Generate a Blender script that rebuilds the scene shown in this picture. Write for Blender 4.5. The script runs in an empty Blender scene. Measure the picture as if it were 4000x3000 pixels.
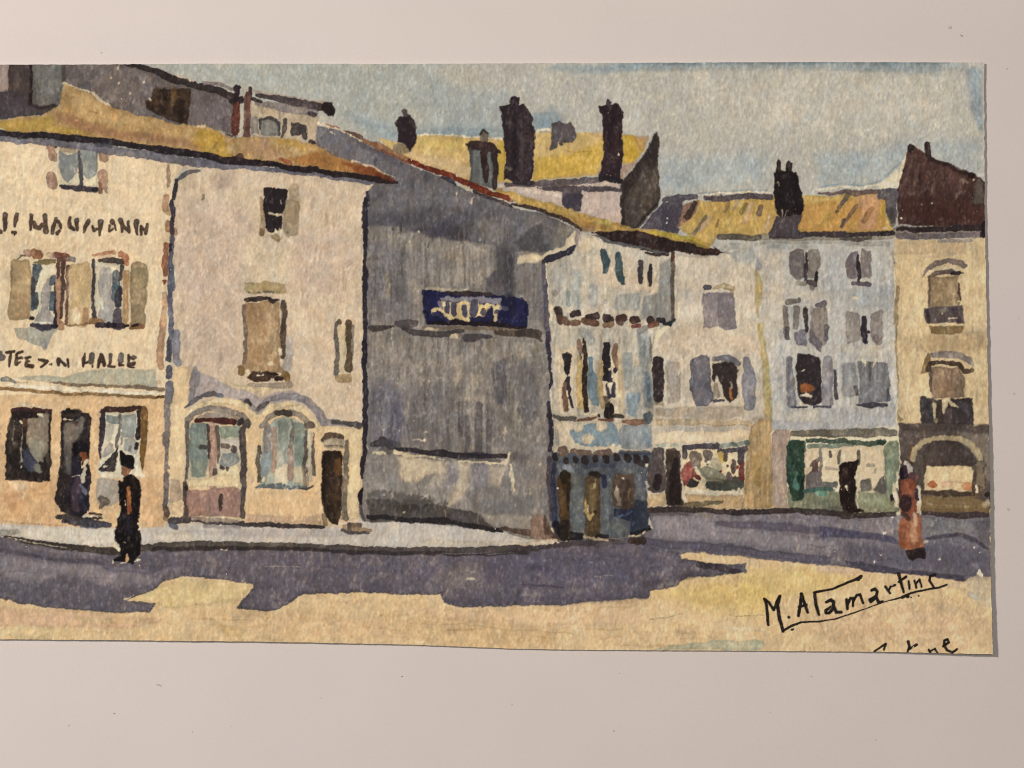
import bpy, math
import numpy as np

# ------------------------------------------------------------------ scene basics
scene = bpy.context.scene
COL = scene.collection
PX = 0.00006                      # one unit of the sketch grid = 0.06 mm
CX, CY = 2000.0, 1500.0           # middle of the view on the sketch grid
rng = np.random.default_rng(11)
F32 = np.float32

def to_world(x, y):
    return (x - CX) * PX, (CY - y) * PX

def lin(c):
    c = np.asarray(c, dtype=F32)
    return np.where(c <= 0.04045, c / 12.92, ((np.clip(c, 0, 1) + 0.055) / 1.055) ** 2.4)

# ------------------------------------------------------------------ the sheet as a fine grid
STEP = 2.5
XL = -70.0
TOP = ([-80, 0, 400, 800, 1600, 2400, 3200, 3842], [254, 253.5, 253, 250, 250.5, 247, 243, 245.5])
BOT = ([-80, 0, 400, 1000, 1600, 1980, 2233, 2900, 3497, 3876], [2493, 2496, 2499, 2505, 2517, 2532, 2537, 2541, 2545, 2553])
RGT = ([240, 800, 1380, 1700, 1900, 2300, 2555], [3842, 3844, 3854, 3860, 3863, 3866, 3873])
NX, NY = int(3930 / STEP), int(2290 / STEP)
uu = np.linspace(0, 1, NX, dtype=F32)[None, :]
vv = np.linspace(0, 1, NY, dtype=F32)[:, None]

def vnoise(x, y, sx, sy, seed):
    r = np.random.default_rng(seed)
    X = np.asarray(x, F32) / sx + 61.3; Y = np.asarray(y, F32) / sy + 47.7
    X, Y = np.broadcast_arrays(X, Y)
    xi = np.floor(X).astype(np.int32); yi = np.floor(Y).astype(np.int32)
    fx = X - xi; fy = Y - yi
    fx = fx * fx * (3 - 2 * fx); fy = fy * fy * (3 - 2 * fy)
    n = 1024
    t = r.standard_normal((n, n)).astype(F32)
    a = t[yi % n, xi % n]; b = t[yi % n, (xi + 1) % n]
    c = t[(yi + 1) % n, xi % n]; d = t[(yi + 1) % n, (xi + 1) % n]
    return (a * (1 - fx) + b * fx) * (1 - fy) + (c * (1 - fx) + d * fx) * fy

yr = 247 + vv * 2300
right = np.interp(yr, *RGT).astype(F32) + 0.9 * vnoise(yr, 0, 14, 1, 1) + 0.5 * vnoise(yr, 0, 90, 1, 2)
gx = XL + uu * (right - XL)
xm = XL + uu * (3860 - XL)
top = np.interp(xm, *TOP).astype(F32) + 0.5 * vnoise(xm, 0, 16, 1, 3)
bot = np.interp(xm, *BOT).astype(F32) + 0.5 * vnoise(xm, 0, 22, 1, 4)
gy = top + vv * (bot - top)
gx = gx.astype(F32); gy = gy.astype(F32)
colmin, colmax = gx.min(0), gx.max(0)
rowmin, rowmax = gy.min(1), gy.max(1)

# paper tooth: upright, slightly leaning bumps of cold-pressed paper
def filt(a, sx, sy):
    fy = np.fft.fftfreq(a.shape[0])[:, None]; fx = np.fft.rfftfreq(a.shape[1])[None, :]
    g = np.exp(-2 * (math.pi ** 2) * ((fx * sx) ** 2 + (fy * sy) ** 2))
    o = np.fft.irfft2(np.fft.rfft2(a) * g, a.shape)
    return (o / o.std()).astype(F32)
n0 = rng.standard_normal((NY, NX))
TOOTH = filt(n0, 1.2, 1.9) * 0.9 + filt(rng.standard_normal((NY, NX)), 2.2, 3.6) * 0.28 + filt(rng.standard_normal((NY, NX)), 0.6, 0.7) * 0.22
lean = vnoise(gx, gy, 500, 500, 9)
TOOTH = (TOOTH / TOOTH.std()).astype(F32)

WX = 0.9 * vnoise(gx, gy, 46, 46, 21) + 0.6 * vnoise(gx, gy, 15, 15, 22) + 0.3 * vnoise(gx, gy, 6, 6, 23)
WY = 0.9 * vnoise(gx, gy, 46, 46, 24) + 0.6 * vnoise(gx, gy, 15, 15, 25) + 0.3 * vnoise(gx, gy, 6, 6, 26)
M1 = vnoise(gx, gy, 75, 75, 31) * .6 + vnoise(gx, gy, 30, 34, 32) * .5
M2 = vnoise(gx, gy, 13, 18, 33) * .6 + vnoise(gx, gy, 6, 9, 37) * .5
MS = vnoise(gx, gy, 9, 110, 34) * .6 + vnoise(gx, gy, 22, 170, 35) * .5 + vnoise(gx, gy, 6, 40, 36) * .4
SPK = vnoise(gx, gy, 5, 8, 38)
# drying edges of pooled washes: steps along the level lines of a slow field
_n = vnoise(gx, gy, 95, 130, 71) + .45 * vnoise(gx, gy, 30, 46, 72) + .12 * vnoise(gx, gy, 8, 9, 73)
BL = np.zeros_like(_n)
for _t, _s in ((-.9, 1), (-.25, -1), (.35, 1), (1.0, -1)):
    _d = (_n - _t) * _s
    BL += .5 * np.tanh(_d / .05) - .9 * np.exp(-np.clip(_d, 0, None) / .07) * (_d > 0)
BL = (BL / BL.std()).astype(F32); BL -= BL.mean()
H1 = vnoise(gx, gy, 24, 30, 41); H2 = vnoise(gx, gy, 60, 70, 42)

IMG = np.empty((NY, NX, 3), F32); IMG[:] = np.array([222, 205, 170], F32) / 255
PID = np.zeros((NY, NX), np.int16)
PARTS = [dict(name='paper', parent=None, label=None)]
CUR = 0
ONLY = None

def part(name, parent=None, label=None):
    global CUR
    PARTS.append(dict(name=name, parent=parent, label=label)); CUR = len(PARTS) - 1
    return CUR

def use(i):
    global CUR
    CUR = i

K = 800 / 2212
FR = {'G': (0, 0, 4000 / 2212), 'X': (0, 0, 1.0)}
for nm, (x0, y0) in dict(A1=(0, 200), A2=(800, 200), A3=(1600, 200), A4=(2400, 200), A5=(3200, 200)).items(): FR[nm] = (x0, y0, K)
for L, y0 in (('B', 780), ('C', 1300), ('D', 1700)):
    for i, x0 in enumerate((0, 600, 1300, 2000, 2500, 3200)): FR[L + str(i + 1)] = (x0, y0, K)
FR['E1'] = (0, 2100, 1600 / 2212); FR['E2'] = (1600, 2100, 1400 / 2212); FR['E3'] = (2900, 2150, 1100 / 2212)

def parse(s):
    o = FR['X']; pts = []; buf = []
    for t in s.split():
        if t in FR: o = FR[t]; continue
        buf.append(float(t))
        if len(buf) == 2:
            pts.append((o[0] + buf[0] * o[2], o[1] + buf[1] * o[2])); buf = []
    return np.array(pts, F32), o[2]

def hexc(h):
    c = np.array([int(h[i:i + 2], 16) for i in (0, 2, 4)], F32) / 255
    l = float(c @ np.array([.3, .59, .11], F32))
    cool = np.clip((c[2] - c[0] + .03) / .06, 0, 1)          # violet and blue pigments are dull on this paper
    c = l + (c - l) * ((.91 - .04 * float(np.clip((l - .5) / .2, 0, 1))) * (1 - cool) + .92 * cool)
    warm = np.clip((c[0] - c[2] - .06) / .16, 0, 1)
    tint = np.array([1.0, .98, .945], F32) * (1 - warm) + np.array([1.0, .985, .975], F32) * warm     # slight warm tint on every paint colour
    c = c * tint * (1 - .04 * cool) * (1 - .03 * np.clip((.62 - l) / .3, 0, 1) + .06 * np.clip((l - .5) / .25, 0, 1))
    return c.astype(F32)

def window(x0, x1, y0, y1):
    j = np.nonzero((colmax >= x0) & (colmin <= x1))[0]; i = np.nonzero((rowmax >= y0) & (rowmin <= y1))[0]
    if len(i) == 0 or len(j) == 0: return None
    return slice(i[0], i[-1] + 1), slice(j[0], j[-1] + 1)

def lay(sd, sl, col, a, f, e, m, s, dry, keep, rough=1.5):
    sd = sd + rough * (0.75 * TOOTH[sl] + 0.6 * SPK[sl])
    al = np.clip((sd + f) / (2 * f), 0, 1); al = al * al * (3 - 2 * al)
    if dry: al = al * np.clip(0.5 + 0.9 * (TOOTH[sl] * -1 + 2.2 * np.clip(sd / dry, 0, 1) - 0.9), 0, 1)
    al = al * a * (1 - (.10 + .14 * float(np.clip((float(col.mean()) - .2) / .3, 0, 1))) * np.clip(.75 * M2[sl] + .45 * M1[sl] + .25 * SPK[sl] - .15, 0, 1.1))
    if ONLY is not None: al = al * (PID[sl] == ONLY)
    k = 1 + m * (0.62 * M1[sl] + 0.30 * M2[sl] + 0.38 * BL[sl]) + s * MS[sl]
    if e: k = k - e * np.exp(-np.clip(sd, 0, None) / 4.5) - 0.35 * e * np.exp(-np.clip(sd, 0, None) / 14)
    c = col[None, None, :] * k[..., None]
    hue = m * 0.10 * H1[sl]
    c = c * np.stack([1 + hue, np.ones_like(hue), 1 - hue], -1)
    IMG[sl] = IMG[sl] + (c - IMG[sl]) * al[..., None]
    if not keep:
        p = PID[sl]; p[al > 0.42 * min(1, a)] = CUR; PID[sl] = p

def chaikin(p):
    q = np.roll(p, -1, 0)
    return np.stack([p * .9 + q * .1, p * .1 + q * .9], 1).reshape(-1, 2)

def P(h, s, a=1.0, f=3.0, e=.10, w=2.6, m=.07, st=0.0, dry=0, k=False, r=1.2):
    p, _ = parse(s)
    if (np.ptp(p[:, 0]) < 110): p = chaikin(p)
    pad = 4 + f + 3 * w
    sl = window(p[:, 0].min() - pad, p[:, 0].max() + pad, p[:, 1].min() - pad, p[:, 1].max() + pad)
    if sl is None: return
    x = gx[sl] + w * WX[sl]; y = gy[sl] + w * WY[sl]
    d2 = np.full(x.shape, 1e9, F32); ins = np.zeros(x.shape, bool)
    n = len(p)
    for i in range(n):
        x1, y1 = p[i]; x2, y2 = p[(i + 1) % n]
        dx, dy = x2 - x1, y2 - y1
        L = dx * dx + dy * dy + 1e-6
        px = x - x1; py = y - y1
        t = np.clip((px * dx + py * dy) / L, 0, 1)
        d2 = np.minimum(d2, (px - t * dx) ** 2 + (py - t * dy) ** 2)
        if abs(dy) > 1e-6:
            ins ^= ((y1 > y) != (y2 > y)) & (px < dx * py / dy)
    sd = np.sqrt(d2) * np.where(ins, 1, -1)
    lay(sd.astype(F32), sl, hexc(h), a, f, e, m, st, dry, k, r)

def S(h, s, wd, a=1.0, f=2.4, e=.12, w=2.4, m=.11, st=0.0, dry=0, k=False, r=1.2):
    p, sc = parse(s)
    if np.isscalar(wd): wd = [wd] * len(p)
    if len(wd) != len(p): wd = list(np.interp(np.linspace(0, 1, len(p)), np.linspace(0, 1, len(wd)), wd))
    rd = np.array(wd, F32) * sc / 2
    if len(p) == 1:
        p = np.concatenate([p, p + 0.01]); rd = np.repeat(rd, 2)
    pad = 4 + f + 3 * w + rd.max()
    sl = window(p[:, 0].min() - pad, p[:, 0].max() + pad, p[:, 1].min() - pad, p[:, 1].max() + pad)
    if sl is None: return
    x = gx[sl] + w * WX[sl]; y = gy[sl] + w * WY[sl]
    sd = np.full(x.shape, -1e9, F32)
    for i in range(len(p) - 1):
        x1, y1 = p[i]; dx, dy = p[i + 1] - p[i]
        L = dx * dx + dy * dy + 1e-6
        px = x - x1; py = y - y1
        t = np.clip((px * dx + py * dy) / L, 0, 1)
        sd = np.maximum(sd, rd[i] + (rd[i + 1] - rd[i]) * t - np.sqrt((px - t * dx) ** 2 + (py - t * dy) ** 2))
    lay(sd.astype(F32), sl, hexc(h), a, f, e, m, st, dry, k, r)

def scatter(n, x0, y0, x1, y1, cols, wd, ln, a=.3, ang=90, dry=3.0, seed=1, only=None, tilt=6, slope=0.0):
    """loose brush marks kept inside one painted part"""
    global ONLY
    r = np.random.default_rng(seed)
    ONLY = CUR if only is None else only
    for i in range(n):
        x = r.uniform(x0, x1); y = r.uniform(y0, y1) + slope * (x - x0); L = r.uniform(*ln); t = math.radians(ang + r.uniform(-tilt, tilt)); ww = r.uniform(*wd)
        dx, dy = L / 2 * math.cos(t), L / 2 * math.sin(t); b = r.uniform(-3, 3)
        S(cols[i % len(cols)], "X %f %f %f %f %f %f" % (x - dx, y - dy, x + b, y, x + dx, y + dy), [ww * .5, ww, ww * .6], a=a * r.uniform(.6, 1.3), f=2.5, e=.15, w=3, m=.12, dry=dry, k=True)
    ONLY = None
# ================================================================== THE PICTURE, laid in as washes and strokes
# ---- sky
SKY = part('painted_sky', None, 'pale grey blue sky wash across the top of the painting')
P('aeaaa0', "X -90 200 3900 200 3900 1000 -90 1000", e=0, w=0, m=.03)
P('a5a9a3', "X 520 240 1700 240 1760 430 1400 520 1250 420 800 330", a=.75, f=60, e=0, m=.05, k=True)
P('93a2a8', "X 1330 420 1560 500 2000 470 2150 430 2180 520 1900 560 1480 560", a=.75, f=36, e=0, k=True)
P('9fa8a9', "X 1700 330 1980 360 1990 520 1700 520", a=.6, f=50, e=0, k=True)
P('91a0a6', "X 1780 500 1990 505 1990 530 1640 535 1600 515", a=.75, f=10, e=.1, k=True)
P('8fa0aa', "X 2090 445 2170 440 2200 470 2140 520 2090 515", a=.8, f=12, e=.1, k=True)
P('96a1a3', "X 2200 252 2560 250 2620 270 2300 292 2120 275", a=.8, f=12, e=0, k=True)
S('728791', "X 2480 250 2900 246 3300 245 3700 247", 15, a=.75, f=6, k=True)
S('8b99a0', "X 2400 262 3000 258 3500 262 3760 262", 28, a=.6, f=14, k=True)
S('8d9ba2', "X 3270 256 3460 262 3650 270", 40, a=.6, f=16, k=True)
S('8797a2', "X 3800 290 3815 420 3830 500", [50, 40, 14], a=.8, f=14, k=True)
P('97a5ac', "X 3180 600 3420 590 3530 560 3520 630 3460 690 3360 722 3200 712", a=.6, f=36, e=.05, k=True)
P('a2acae', "X 2560 620 3000 600 3000 720 2580 745", a=.7, f=40, e=0, k=True)
P('a4adb0', "X 3560 540 3820 560 3830 690 3700 650", a=.6, f=30, e=0, k=True)
P('bdb5a4', "X 2700 300 3700 300 3720 480 2800 520", a=.55, f=70, e=0, k=True)
P('bfb9ad', "X 2280 340 2420 320 2560 480 2560 560 2440 520", a=.5, f=40, e=0, k=True)
S('88a0ac', "A4 560 1570 900 1545 1400 1500 1650 1500", 16, a=.7, f=4, k=True)
S('d8cdb2', "A4 900 1565 1200 1530 1450 1512 1690 1530", 22, k=True)
S('87a0b0', "A5 20 1470 100 1440 280 1440 480 1460 640 1400 770 1300 860 1200 920 1090", 14, a=.8, f=4, k=True)
S('d9cdb0', "A5 0 1490 200 1470 480 1480 700 1420 840 1300", 30, k=True)
P('d6c9aa', "A5 640 1440 860 1250 850 1490 640 1500", k=True)

# ---- sandy square
GROUND = part('painted_street', None, 'sandy yellow painted square along the bottom of the painting')
P('cdae7e', "X -90 1980 3900 1980 3900 2600 -90 2600", e=0, w=0, m=.05)
P('cba380', "E1 0 378 300 390 720 430 900 440 700 490 300 480 0 470", a=.8, f=8, k=True)
P('d0b684', "E1 100 470 330 490 320 545 100 548 0 500", a=.8, f=10, k=True)
P('cfb47c', "E1 700 330 980 220 1360 260 1280 340 900 380 840 350", a=.9, f=10, k=True)
P('bf9f66', "E1 1150 470 1340 500 1330 530 1230 535", a=.7, f=14, k=True)
P('c4a877', "E1 400 430 800 440 800 460 460 462", a=.7, f=8, k=True)
P('c8a478', "E1 1300 400 1800 420 2200 440 2200 560 1500 550 1300 480", a=.5, f=30, k=True)
P('c39f6e', "E2 0 500 420 490 900 590 900 680 300 680 0 650", a=.55, f=20, k=True)
P('d0ab84', "E2 0 440 900 440 1400 420 1500 520 900 560 200 500", a=.5, f=24, k=True)
P('cba94f', "E2 1500 330 1900 250 2212 300 2212 480 1800 440", a=.45, f=40, e=0, k=True)
P('cdb05c', "E3 0 150 500 130 900 220 600 330 150 400 0 330", a=.45, f=30, e=0, k=True)
P('c2a27c', "E3 500 520 1200 420 1900 430 1940 780 700 760", a=.6, f=34, e=0, k=True)
P('cdaf98', "E3 560 110 900 150 1000 170 860 190 600 170", a=.6, f=10, k=True)
P('b7a88c', "E3 1560 270 1750 220 1940 210 1940 440 1850 430 1740 320", a=.7, f=10, k=True)
S('bdb9ab', "E3 1770 345 1830 360", 34, f=3, k=True)
P('aba88c', "E2 1500 690 1620 660 1720 655 1900 632 2060 640 2190 632 2150 690", a=.85, f=3, k=True)
P('a9a68a', "E3 0 705 100 692 180 715 150 780 0 782", a=.9, f=3, k=True)
P('d3bf9a', "E2 1900 545 2060 545 2200 560 2180 580 1960 570", a=.7, f=5, k=True)
S('94835f', "E2 1480 505 1600 485 1690 468", 5, a=.7, f=1, k=True)
S('94835f', "E2 1970 476 2190 481", 4, a=.6, f=1, k=True)
S('b59a6c', "E2 0 530 300 535 800 580 1020 590", 6, a=.5, f=2, k=True)
S('d9c6a0', "E2 40 640 160 655", 12, a=.7, k=True)

scatter(60, -60, 2330, 2900, 2530, ['c09a66', 'd3b484', 'c8a27a'], (6, 18), (60, 260), a=.3, ang=1, tilt=4, seed=6)
scatter(40, 2850, 2270, 3860, 2530, ['b89a68', 'd3b98a', 'c2a078'], (6, 20), (30, 160), a=.28, ang=80, tilt=50, seed=7)
# road in shade
ROAD = part('painted_shadow', GROUND, 'long mauve shade wash lying across the painted street')
P('67606a', "X -90 2080 300 2125 480 2150 900 2130 1400 2142 2000 2140 2300 2115 2520 2090 E2 1500 45 1750 85 1660 95 1680 125 1900 165 2070 165 2070 210 2030 214 1900 237 1720 242 1640 300 1480 330 1470 370 1100 395 850 420 330 425 205 400 190 355 0 350 E1 1900 295 1800 305 1640 300 1580 345 1480 387 1400 400 1275 378 1310 330 1370 270 1370 250 1200 230 980 205 880 235 850 272 700 330 665 335 840 357 810 402 640 405 300 382 100 352 0 325 X -90 2330", e=.28, w=2.6, m=.09, st=.03)
P('8b8185', "D1 0 1290 600 1370 1100 1400 1600 1500 1700 1560 1300 1640 700 1500 300 1600 0 1480", a=.75, f=16, e=0, k=True)
P('625d68', "E1 0 220 500 250 640 290 660 390 300 370 0 310", a=.6, f=20, e=0, k=True)
S('c9bda4', "E1 670 333 700 322 725 305", [4, 10, 3], k=True)
S('57505c', "D1 0 1240 400 1300 800 1360 1120 1375", 40, a=.8, f=5, k=True)
S('7b737c', "D1 200 1200 700 1260 1150 1300", 60, a=.7, f=6, k=True)
S('5e5868', "D1 1120 1420 1300 1470 1640 1490 1850 1400", 18, a=.7, f=3, k=True)
P('7c7480', "E1 560 150 700 150 840 190 880 160 990 150 960 200 840 195 600 185", a=.6, f=8, k=True)
P('5c566a', "E2 420 120 900 90 1500 100 1600 180 1300 280 700 300 400 250", a=.5, f=30, e=0, k=True)
P('57515f', "E2 210 380 850 360 1440 330 1480 350 1460 375 900 415 330 420", a=.6, f=10, e=0, k=True)
P('80736f', "D3 1200 1480 1400 1360 1600 1400 1620 1560 1250 1659", a=.7, f=26, e=0, k=True)
S('b3a494', "D2 1210 1415 1400 1417 1590 1422", 15, a=.85, dry=3, k=True)
S('c9b794', "D3 1455 1550 1510 1550", 30, f=1.5, k=True)
S('a89a8c', "D3 1420 1462 1520 1477", 9, k=True)
S('a3988c', "D4 880 1520 1100 1525", 14, a=.8, k=True); S('a3988c', "D4 840 1380 890 1380", 10, k=True)
S('e0d5bc', "D2 1315 1565", 12, k=True)
S('47415a', "E2 700 290 800 293 950 302", 10, a=.7, f=3, k=True)
S('464058', "E2 760 180 860 195", 26, a=.4, f=8, k=True)
S('3f383e', "D5 640 1395 850 1430 1060 1470", [60, 85, 40], a=.95, f=4, k=True)
S('57505a', "D5 0 1640 250 1560 450 1530 600 1500", 60, a=.7, f=10, k=True)
S('7d7680', "D5 1060 1400 1135 1400", 20, k=True); S('75707a', "D5 1100 1430 1130 1470", 40, k=True)
scatter(90, -60, 2130, 2700, 2380, ['57515c', '7b737a', '5c5560', '6f6770'], (6, 16), (30, 160), a=.3, ang=2, tilt=5, seed=3)
scatter(70, -60, 2130, 2700, 2380, ['554f58', '857c80'], (5, 10), (14, 40), a=.22, ang=90, seed=4)
# right-hand strip of shade
P('7a737a', "D4 1470 760 D5 400 790 950 810 1500 800 2212 830 D6 0 850 820 840 1080 830 1830 850 1850 1530 1760 1505 1720 1445 1690 1510 1600 1530 1560 1570 1250 1530 850 1490 520 1470 400 1440 0 1400 D5 1700 1370 1200 1330 900 1300 700 1262 415 1268 0 1190 D4 1380 1180 1440 1050 1500 1010", e=.2, m=.07, st=.02)
P('8d8488', "D5 130 880 700 860 800 980 1300 1050 2212 1150 2212 1230 1500 1200 900 1130 300 1100 110 1000", a=.7, f=8, e=0, k=True)
P('615a68', "D5 800 920 1100 930 1600 950 2200 1010 2212 1060 1700 1050 1100 1010 820 970", a=.85, f=5, k=True)
P('4f4b60', "D6 0 970 300 1020 600 1060 780 1090 860 1140 860 1180 500 1120 0 1090", a=.9, f=6, k=True)
P('5d5866', "D6 200 1180 860 1200 1130 1150 1500 1160 1830 1250 1840 1520 1600 1520 900 1440 400 1380", a=.75, f=24, e=0, k=True)
P('615b6a', "D5 60 1110 500 1140 950 1170 1300 1230 2080 1310 2050 1395 1200 1310 700 1255 300 1220 20 1180", a=.9, f=4, e=.18, k=True)
S('56505f', "D5 870 1200 1300 1240", 14, a=.7, k=True)
P('4b4553', "D6 280 1360 600 1390 900 1450 1560 1510 1570 1565 1250 1525 850 1485 500 1465 300 1420", a=.9, f=4, k=True)
S('9a8f93', "D6 130 1330 140 1400", 30, a=.6, f=4, k=True)
P('807c7d', "D6 1100 890 1480 920 1640 930 1620 1050 1300 1070 1140 1060", a=.85, f=6, e=.05, k=True)
S('48434f', "D6 1150 1110 1300 1090 1500 1065 1650 1120 1820 1220", [30, 44, 36, 60, 30], a=.85, f=5, k=True)
P('5f5a60', "D6 1660 930 1830 900 1840 1180 1700 1110", a=.7, f=10, k=True)
scatter(60, 2540, 2010, 3860, 2230, ['5b5560', '8d8486', '645d68'], (6, 14), (40, 180), a=.28, ang=5, tilt=4, seed=5)
for q in ("700 1060", "660 1290", "590 1360", "1720 1265", "1665 1215", "1295 1345", "780 885"): S('d8cdb6', "D6 " + q, 22, k=True)
S('e0d2b2', "D6 1705 1480 1720 1450 1740 1500", [30, 12, 40], k=True)
S('b5a58a', "D5 1160 1360 1300 1390", 60, a=.5, f=10, k=True)

# pavement
PAVE = part('painted_pavement', None, 'pale grey pavement strip running under the painted houses')
P('b9b0a6', "X -90 2030 250 2040 650 2040 1000 2030 1400 2030 1700 2040 1962 2075 2078 2110 2160 2110 2230 2105 2180 2125 2000 2140 1400 2135 900 2125 480 2140 200 2120 0 2095 -90 2090", e=.05, m=.05, st=.02)
P('c6bcac', "D1 220 1000 1240 1010 1240 1170 900 1180 300 1120", a=.8, f=12, e=0, k=True)
P('a99f9c', "D2 300 1040 1200 1010 2100 1040 2212 1080 1500 1110 800 1080", a=.7, f=10, k=True)
P('c4b8a6', "D2 0 1050 300 1060 500 1110 200 1170 0 1170", a=.8, f=8, k=True)
P('8f8a80', "D1 0 1015 180 1020 220 1060 80 1080 0 1085", a=.9, k=True)
S('c8b89e', "D3 1000 1150 1400 1160 2000 1180", 46, a=.6, f=8, k=True)
KERB = part('painted_kerb', PAVE, 'dark kerb line')
S('3f3732', "D1 60 1090 300 1140 700 1205 1000 1235 1290 1255", [30, 50, 66, 74, 80], e=.05)
S('4a4340', "D1 1500 1215 1800 1195 2212 1175", 66); S('544c47', "D2 0 1205 300 1185 800 1175 1500 1200 2212 1225", 70)
S('38312f', "D2 0 1225 500 1225 1000 1215 1500 1230 2212 1255", 40, f=4)
S('554c4b', "D3 0 1220 600 1235 1200 1240 1800 1225 2212 1215", 66); S('3c3537', "D3 0 1255 700 1270 1200 1275", 40, f=4)
S('423a3c', "D3 1200 1290 1700 1285 2100 1265", [20, 34, 40], f=3)
S('4a4143', "D4 0 1235 300 1200 700 1160 900 1150 1100 1145", [76, 66, 62, 70, 60], f=3)
S('5d5458', "D4 900 1185 1150 1160 1300 1130", 46, f=4)
S('3b2f2a', "D4 1270 1150 1340 1140 1410 1135", [60, 76, 60])
S('b9ac98', "D2 720 1232 800 1234", 12, k=True); S('c4b9a2', "D1 90 1105 300 1140 500 1185 720 1215", 14, a=.8, k=True)
S('8d8380', "D3 1200 1278 1600 1280 1950 1278", 8, a=.8, k=True)
use(PAVE)
S('cfb99a', "D4 100 1175 300 1165 500 1150", [30, 44, 20], f=3)

# ================================================================== house with yellow roof and chimneys, behind
HY = part('painted_house', None, 'pinkish house behind with a yellow roof and five dark chimneys')
P('bba698', "A3 940 1420 1500 1440 2290 1400 2290 1659 B4 1190 0 1200 290 800 170 560 90 300 10 60 -60", m=.05)
S('cdb7a2', "A3 1000 1460 1250 1500 1600 1560", 60, a=.8, f=6, k=True)
P('544b50', "A3 1380 1480 1700 1450 2212 1470 2290 1480 2290 1510 2000 1530 1850 1510 1840 1659 1650 1659 1640 1520 1480 1520", k=True)
P('47424c', "B4 545 -60 760 -60 755 60 740 130 640 135 570 90", k=True)
S('645a5c', "A3 1050 1445 1500 1430 2000 1395 2250 1370", [50, 70, 66, 60], k=True)
S('cdbb9c', "A3 2000 1445 2150 1440", 14, k=True)
RY = part('roof', HY)
P('c3a260', "A2 1860 930 2040 980 2212 1000 A3 80 905 340 908 600 930 1000 945 1370 880 1850 884 2090 890 2110 1100 2080 1300 1990 1345 1340 1400 1000 1425 650 1420 300 1310 0 1190 A2 2000 1080", m=.08, e=.06)
P('c4a67a', "A3 0 1080 500 1180 660 1250 650 1400 300 1300 0 1170", a=.75, f=14, k=True)
P('c39c38', "A3 1360 1150 1700 1130 1960 1020 2090 950 2100 1150 2020 1320 1340 1395", a=.8, f=14, k=True)
P('c2a03c', "A3 950 960 1020 970 1030 1400 960 1410", a=.9, f=4, k=True)
P('c9ab5a', "A3 60 930 640 960 620 1080 50 1040", a=.6, f=12, k=True)
P('c49b30', "A4 78 900 200 900 330 960 300 1080 200 1200 80 1230", a=.95, f=4)
P('b48a62', "A4 200 905 380 915 340 1000 270 1100", a=.7, f=6)
P('ab8f78', "A4 80 1240 190 1200 260 1140 130 1340 80 1420", f=3)
S('d9caa8', "A3 90 905 340 900 650 925 1000 945", 22, k=True); S('d9caa8', "A3 1370 868 1500 850 1600 872", 30, k=True)
S('bf9b70', "A3 2000 900 2090 905", 50, a=.6, f=6, k=True); S('9f8046', "A3 1680 1090 1800 1100 1940 1080", 18, a=.5, dry=3, k=True)
S('8a7030', "A3 1900 1160 1960 1080", 20, a=.5, f=5, k=True); S('9c7c3a', "A3 1450 1000 1480 1060", 30, a=.4, f=8, k=True)
S('625850', "A2 2090 1060 2180 1040", 120, a=.7, f=6, k=True)
part('chimney', HY, 'squat dark chimney left of the others')
P('30262a', "A2 2060 790 2100 715 2160 700 2212 690 A3 40 730 85 870 75 960 30 1040 0 1090 A2 2150 1000 2080 985"); S('5d5050', "A2 2165 660 2170 690", 56)
S('4d4346', "A3 20 760 60 820", 50, a=.6, f=5, k=True)
part('chimney', HY, 'grey chimney with a brown cap and one pot')
P('6a6c6b', "A3 640 1030 950 1090 955 1300 945 1480 830 1470 660 1425 645 1200", st=.12); P('6f6256', "A3 750 980 760 890 800 850 850 900 855 990")
S('443a38', "A3 762 900 800 850 840 890", 26, k=True)
P('3b2c2b', "A3 608 1000 680 965 870 970 970 1060 985 1105 930 1110 870 1080 700 1075 640 1090")
S('392b2b', "A3 810 1080 815 1250 825 1400", [90, 70, 50], k=True); S('3a2f30', "A3 925 1100 925 1300 925 1470", 56, k=True); S('4c4b4c', "A3 670 1080 665 1200", 44, a=.6, f=4, k=True)
part('chimney', HY, 'tallest broad dark chimney')
P('342a2f', "A3 975 600 1075 575 1085 500 1130 488 1175 520 1180 585 1240 580 1300 660 1340 740 1325 780 1358 860 1335 1150 1330 1320 1290 1430 1130 1410 1060 1380 1020 1400 1030 1200 1015 900 1000 680 975 640", m=.12)
S('4d4244', "A3 1220 880 1210 1050 1200 1260", [40, 56, 40], a=.8, f=5, k=True); S('251d22', "A3 1140 700 1130 1000 1130 1300", 60, a=.5, f=8, k=True)
S('5e544f', "A3 1090 760 1110 850", 40, a=.4, f=8, k=True); S('8c8070', "A3 1050 1260 1080 1280", 40, a=.7, f=4, k=True); S('4b4554', "A3 1300 1100 1290 1300", 50, a=.5, f=6, k=True)
S('3d3439', "A3 1150 1420 1330 1425", 50, k=True)
part('chimney', HY, 'small grey ragged chimney')
P('5f5658', "A3 1528 790 1620 758 1660 785 1740 758 1785 850 1803 920 1765 990 1680 1000 1605 985 1592 1045 1535 1070 1515 1050 1545 950", m=.1); S('584e50', "A3 1640 1010", 48)
part('chimney', HY, 'narrow dark chimney on the right end of the yellow roof')
P('33262a', "A3 2038 600 2120 575 2125 520 2150 500 2180 530 2180 570 2230 560 2290 640 2312 720 2290 740 2296 1360 2200 1420 2020 1370 2070 1280 2095 1100 2080 690 2045 650", m=.12)
S('4e444a', "A3 2150 525 2150 570", 50, k=True); S('5d4438', "A3 2230 900 2240 1150", 40, a=.4, f=8, k=True); S('2d272c', "A3 2060 1385 2290 1400", 60, k=True)
for q in ("2140 660", "2170 1350"): S('cdb994', "A3 " + q, 14, k=True)
part('gable_wall', HY, 'dark brown gable end')
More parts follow.
